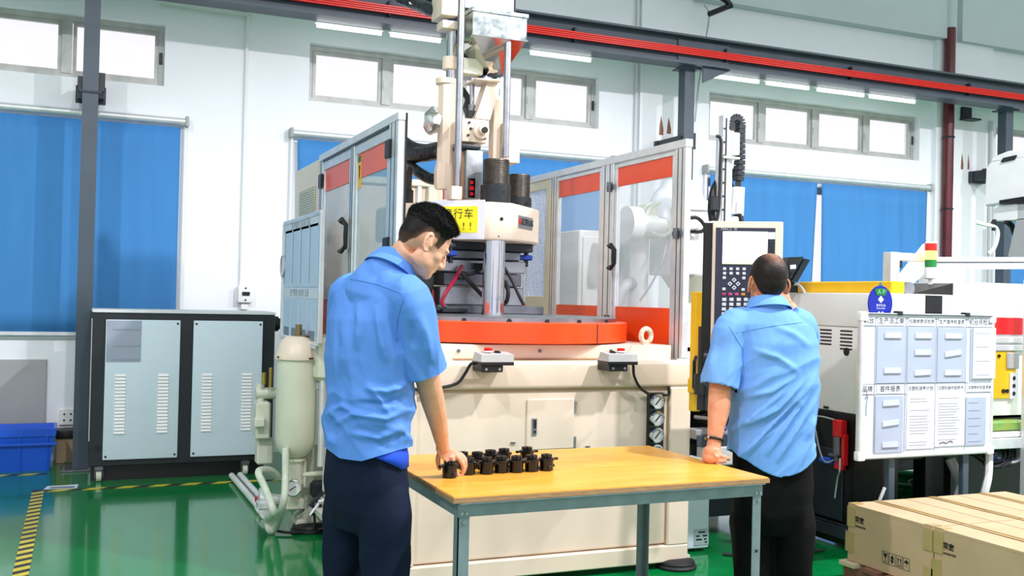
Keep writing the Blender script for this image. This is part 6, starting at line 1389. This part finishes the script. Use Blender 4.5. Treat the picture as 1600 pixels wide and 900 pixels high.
# trousers and shoes
tr = pants_mesh([(D_(573, 690), .150, .115), (D_(573, 715), .158, .12), (D_(574, 755), .164, .124), (D_(574, 790), .155, .118), (D_(574, 825), .12, .09)],
   [([W(597, 755, 3.535), W(602, 805, 3.515), W(601, 890, 3.51), W(598, 960, 3.52), W(594, 1062, 3.53)], [.085, .095, .083, .076, .070]), ([W(552, 755, 3.645), W(545, 805, 3.665), W(541, 890, 3.68), W(538, 960, 3.69), W(534, 1042, 3.70)], [.085, .094, .082, .075, .070])], S1, F1, 2)
obj('trousers', tr, mat('navy_trousers', '#0b1730', .8, var=.15, scale=4, bump=.05, bscale=30, spec=.2), m1, 80)
def shoe(parent, ank, fw, m_):
    sd = fw.cross(_z); a = Vector((ank.x, ank.y, 0))
    st = [(-.085, .030, .075), (-.07, .038, .085), (0, .042, .09), (.06, .045, .07), (.12, .050, .055), (.17, .044, .045), (.195, .026, .035)]
    mb = MB().rings([[a+fw*x+sd*(w_*c_)+_z*(.012+h*max(0, s_)) for c_, s_ in [(math.cos(2*math.pi*k/16), math.sin(2*math.pi*k/16)) for k in range(16)]] for x, w_, h in st])
    o = obj('shoe', mb, m_, parent, 60)
    mb = MB().rings([[a+fw*x+sd*(w_*1.08*c_)+_z*zz for c_, zz in ((-1, .0), (1, .0), (1, .014), (-1, .014))] for x, w_, h in st]); obj('sole', mb, 'rubber', o, 40)
for an in (W(594, 1055, 3.53), W(534, 1035, 3.70)): shoe(m1, an, F1, 'gloss_black')

# ------------------------------------------------------------------ the balding man at the control panel
m2 = thing('person', 'balding man in pale blue shirt with back turned, leaning on the table\'s right end', 'person', (2.8, 3.75, 0))
sk2 = skin_mat('skin_two', '#c98560', '#d99a78')
D2 = 4.45; F2 = facing(-6); S2 = F2.cross(_z).normalized()
def E_(px, py, dd=0): return W(px, py, D2+dd)
HF2 = (facing(-4)*math.cos(R_(2))+_z*math.sin(R_(2))).normalized(); HC2 = E_(1199.5, 439, .01); K2 = 1.0; T2 = headT(HC2, HF2, _z+_r*.03)
b = MB()
torso(b, [(E_(1207, 748), .14, .10), (E_(1206, 712), .145, .10), (E_(1208, 650), .165, .115), (E_(1211, 580), .172, .115), (E_(1207, 530), .182, .11), (E_(1200, 503), .165, .09), (E_(1199, 486), .10, .075), (E_(1199, 474), .062, .062)], S2, F2)
limb(b, [E_(1199, 490), E_(1199, 472, .005), HC2+T2.to_3x3()@Vector((0, -.022, -.055))], [.068, .063, .061])
head_shapes(b, T2, K2)
LW = W(1116, 690, 4.29)
limb(b, [W(1160, 505, 4.44), W(1140, 515, 4.42), W(1131, 560, 4.40), W(1125, 612, 4.37), W(1123, 640, 4.345), W(1119, 668, 4.31), LW, W(1115, 700, 4.28)], [.05, .054, .052, .049, .048, .037, .030, .030])
# left fist resting on the table
fc0 = W(1113, 706, 4.275); fz = TZ+.006
b.ball(fc0+Vector((0, 0, -.002)), (.040, .038, .034), 3); b.ball(W(1110, 715, 4.27), (.036, .036, .028), 3)
for k in range(4):
    o = W(1104+k*5.5, 711, 4.30-.022*k); o2 = Vector((o.x+.004, o.y+.006, TZ+.018)); o3 = Vector((o.x+.030, o.y+.004, TZ+.0115)); o4 = Vector((o.x+.046, o.y+.0, TZ+.013))
    limb(b, [o, o2+Vector((-.004, 0, .014)), o2+Vector((.004, 0, -.004)), o3, o4], [.012, .0115, .0105, .010, .0085], 10, 4)
th = W(1122, 711, 4.25); limb(b, [W(1117, 706, 4.255), th, Vector((th.x+.03, th.y-.005, TZ+.026)), Vector((th.x+.056, th.y-.004, TZ+.020))], [.014, .0125, .0105, .0085], 10, 4)
# right arm raised to the panel
rw2 = W(1232, 476, 4.80)
limb(b, [W(1238, 505, 4.46), W(1253, 510, 4.47), W(1257, 528, 4.60), W(1254, 525, 4.70), W(1246, 500, 4.77), rw2], [.06, .060, .05, .046, .037, .028])
hd2 = (W(1212, 462, 4.84)-rw2).normalized(); up2 = hd2.cross(_f).normalized()
b.rings([ell(rw2, up2*.026, _f*.018), ell(rw2+hd2*.05, up2*.040, _f*.017), ell(rw2+hd2*.09, up2*.038, _f*.013)])
for k in range(4):
    o = rw2+hd2*.085+up2*(.028-.0185*k); q = (.02, .055, .045, .03)[k]*.3+.05
    limb(b, [o, o+hd2*.03+_f*.004, o+hd2*(.03+q*.5)+_f*.015, o+hd2*(.03+q)+_f*.03], [.0092, .0088, .0082, .007], 10)
limb(b, [rw2+hd2*.02-up2*.02, rw2+hd2*.05-up2*.046+_f*.01, rw2+hd2*.08-up2*.05+_f*.03], [.013, .0105, .0085], 10)
for hip, knee, ank in ((W(1238, 745, 4.45), W(1237, 850, 4.44), W(1233, 957, 4.47)), (W(1176, 745, 4.46), W(1175, 850, 4.45), W(1176, 957, 4.47))):
    limb(b, [hip-_z*.02, hip-_z*.06, knee, knee.lerp(ank, .35), ank], [.062, .066, .06, .055, .038])
    toe = ank+F2*.16; toe.z = .035; limb(b, [ank, ank-_z*.05, toe], [.036, .04, .03])
body2 = voxel(b, .0038, 2); soften(body2, T2)
obj('head_and_body', body2, sk2, None, 80); o2_ = [o for o in bpy.data.objects if o.name.startswith('head_and_body') and o.parent is None][0]
src = MB(); src.bm.from_mesh(o2_.data); src.bm.normal_update()
def hair2(s, f, u):
    if abs(s) > .079 and u < .02: return 0
    if f > .05: lo = .088
    elif f > .02: lo = .0 if abs(s) > .05 else .05
    elif f > -.03: lo = .012
    else: lo = max(-.068, .012-(-.03-f)*2.4)
    return .0028 if u > lo+.004*noise.noise(Vector((s*70, f*70, u*70))) else 0
cap2 = shell(src, T2, hair2, K2, .0012, 200)
def thin_and_gloss2(l, p):
    a = math.exp(-(((l.x-.012)/.042)**2+((l.z-.115)/.05)**2+((l.y+.035)/.075)**2)); return a*1.25-.12+.45*noise.noise(p*60)*a  # paler crown: thinning hair plus a gloss highlight painted into the colour
thin_layer(cap2, T2, thin_and_gloss2); hm2 = hair_color('cropped_hair_crown_gloss', '#0f0d0d', '#2a2321', '#8f6a56', .5)
obj('hair', cap2, hm2, m2, 80, 'close-cropped dark hair thinning at the crown, with a painted sheen')
o2_.parent = m2
for v in o2_.data.vertices: v.co -= m2.location
for s in (-1, 1):
    e = T2 @ Vector((s*.031, .0755, -.012)); obj('eye', MB().ball(e, .0115, 3), bpy.data.materials['eye_white'], m2, 60)
    e2 = T2 @ Vector((s*.031, .0855, -.012)); obj('iris', MB().ball(e2, .0045, 2), 'ink', m2, 60)
    br = [T2 @ Vector((s*q[0], q[1], q[2])) for q in ((.014, .097, .009), (.03, .094, .015), (.046, .078, .010))]; obj('eyebrow', MB().tube(br, 0, 6, 3, True, [.003, .0035, .0015]), bpy.data.materials['black_hair'], m2, 60)
s = MB()
torso(s, [(E_(1207, 742), .190, .135), (E_(1207, 700), .192, .135), (E_(1208, 650), .186, .13), (E_(1212, 580), .186, .13), (E_(1210, 535), .196, .122), (E_(1203, 507), .188, .105), (E_(1200, 490), .13, .09), (E_(1199, 478), .078, .078)], S2, F2, .82)
limb(s, [W(1165, 503, 4.45), W(1143, 513, 4.42), W(1134, 555, 4.40), W(1124, 604, 4.375)], [.072, .076, .077, .079], 22)
limb(s, [W(1236, 503, 4.46), W(1251, 510, 4.47), W(1255, 524, 4.55), W(1255, 530, 4.68)], [.072, .072, .068, .07], 22)
sh2 = voxel(s, .0055, 3)
ad2 = (W(1124, 604, 4.375)-W(1134, 555, 4.40)).normalized(); pit2 = W(1160, 555, 4.40)
# shirt tail: hem lowest at the back, cut up at the flanks
def hem2(c):
    u = (c-E_(1207, 700)).dot(S2)/.19; back = (c-E_(1207, 700)).dot(F2) < 0
    py = 738-34*abs(u-.0)**1.7-(2 if u > 0 else 0)
    return E_(1207, py).z
cut(sh2, lambda c, n: (c.z < hem2(c) and (c-E_(1207, 720)).dot(S2) > -.25 and c.z < .9) or ((c-W(1124, 604, 4.375)).length < .11 and n.dot(ad2) > .8) or ((c-W(1255, 530, 4.68)).length < .1 and n.dot(_f) > .8))
snap(sh2, hem2, lambda c: abs(c.z-hem2(c)) < .03 and c.z < .95 and (c-E_(1207, 720)).dot(S2) > -.25)
dg_ = (_r*1+_z*.95)
def f2(p):
    z = p.z; w1 = 1/(1+math.exp((z-1.10)/.05)); r = (p-E_(1207, 600)).dot(_r)
    e = .021*(fold(p, dg_, 9, 1.2, 4)-.45)*w1+.013*(fold(p, _r*1.0+_z*.25, 9, 2.6, 7)-.45)*(1-w1)*math.exp(-((z-1.16)/.16)**2)
    e += .006*(fold(p, _z+_r*.2, 13, 2, 8)-.5)*(r < -.2)+.006*noise.noise(p*6)+.004*(fold(p, dg_, 22, 4, 11)-.5)*w1
    return e
displace(sh2, lambda p: max(-.008, f2(p)))
displace_n(sh2, creases(FOLDS2))
c2 = cloth('pale_blue_shirt_cotton', '#6fa3e8', .7)
shirt2 = obj('shirt', sh2, c2, m2, 80); shirt2.modifiers.new('cloth_thickness', 'SOLIDIFY').thickness = .002
ca = (_z+F2*.25-_r*.12).normalized(); cc = E_(1200, 477, .0); cs = S2; cf = ca.cross(cs)
if cf.dot(F2) < 0: cf = -cf
rg = [ell(cc+ca*h, cs*rw, cf*rf, 1, 40) for h, rw, rf in ((-.03, .083, .083), (.012, .076, .077), (.026, .074, .075), (.030, .078, .079), (.012, .088, .089), (-.020, .101, .102), (-.022, .098, .099), (.008, .082, .083))]
obj('collar', MB().rings(rg, False), c2, shirt2, 60)
sb = MB(); sb.bm.from_mesh(shirt2.data)
for v in sb.bm.verts: v.co += m2.location
obj('yoke_seam', on_shell(sb.bm, [(1150+k*10.5, 520-1.6*k-2*math.sin(k/10*3.1)) for k in range(11)], .0016), c2, shirt2, 60)
obj('armhole_seam', on_shell(sb.bm, [(1140+k*4.0-max(0, k-5)*3, 510+k*7.0) for k in range(10)], .002), c2, shirt2, 60)
tr2 = pants_mesh([(E_(1207, 690), .165, .12), (E_(1207, 715), .172, .125), (E_(1207, 765), .178, .13), (E_(1207, 800), .172, .125), (E_(1207, 830), .14, .10)],
   [([W(1237, 765, 4.45), W(1238, 815, 4.45), W(1237, 880, 4.45), W(1235, 925, 4.46), W(1233, 962, 4.47)], [.080, .097, .090, .083, .080]), ([W(1177, 765, 4.46), W(1176, 815, 4.46), W(1176, 880, 4.46), W(1176, 925, 4.46), W(1176, 962, 4.47)], [.080, .097, .089, .083, .080])], S2, F2, 6)
obj('trousers', tr2, mat('black_trousers', '#060608', .8, var=.15, scale=4, bump=.05, bscale=30, spec=.15), m2, 80)
for an in (W(1233, 957, 4.47), W(1176, 957, 4.47)): shoe(m2, an, F2, 'gloss_black')
wd_ = (W(1115, 700, 4.28)-W(1119, 668, 4.31)).normalized(); wc = W(1116.5, 687, 4.292)
brc = obj('wrist_band', MB().torus(wc, wd_, .0335, .006, 30, 8), 'black', m2, 60, 'dark beaded band on the left wrist')
sdv = wd_.cross(_f).normalized()
for k in range(7):
    a = R_(150+k*14); obj('bead', MB().ball(wc+(sdv*math.cos(a)+wd_.cross(sdv)*math.sin(a))*.036, .007, 2), ('steel', 'black', 'plyedge', 'steel', 'charcoal', 'black', 'plyedge')[k], brc, 60)
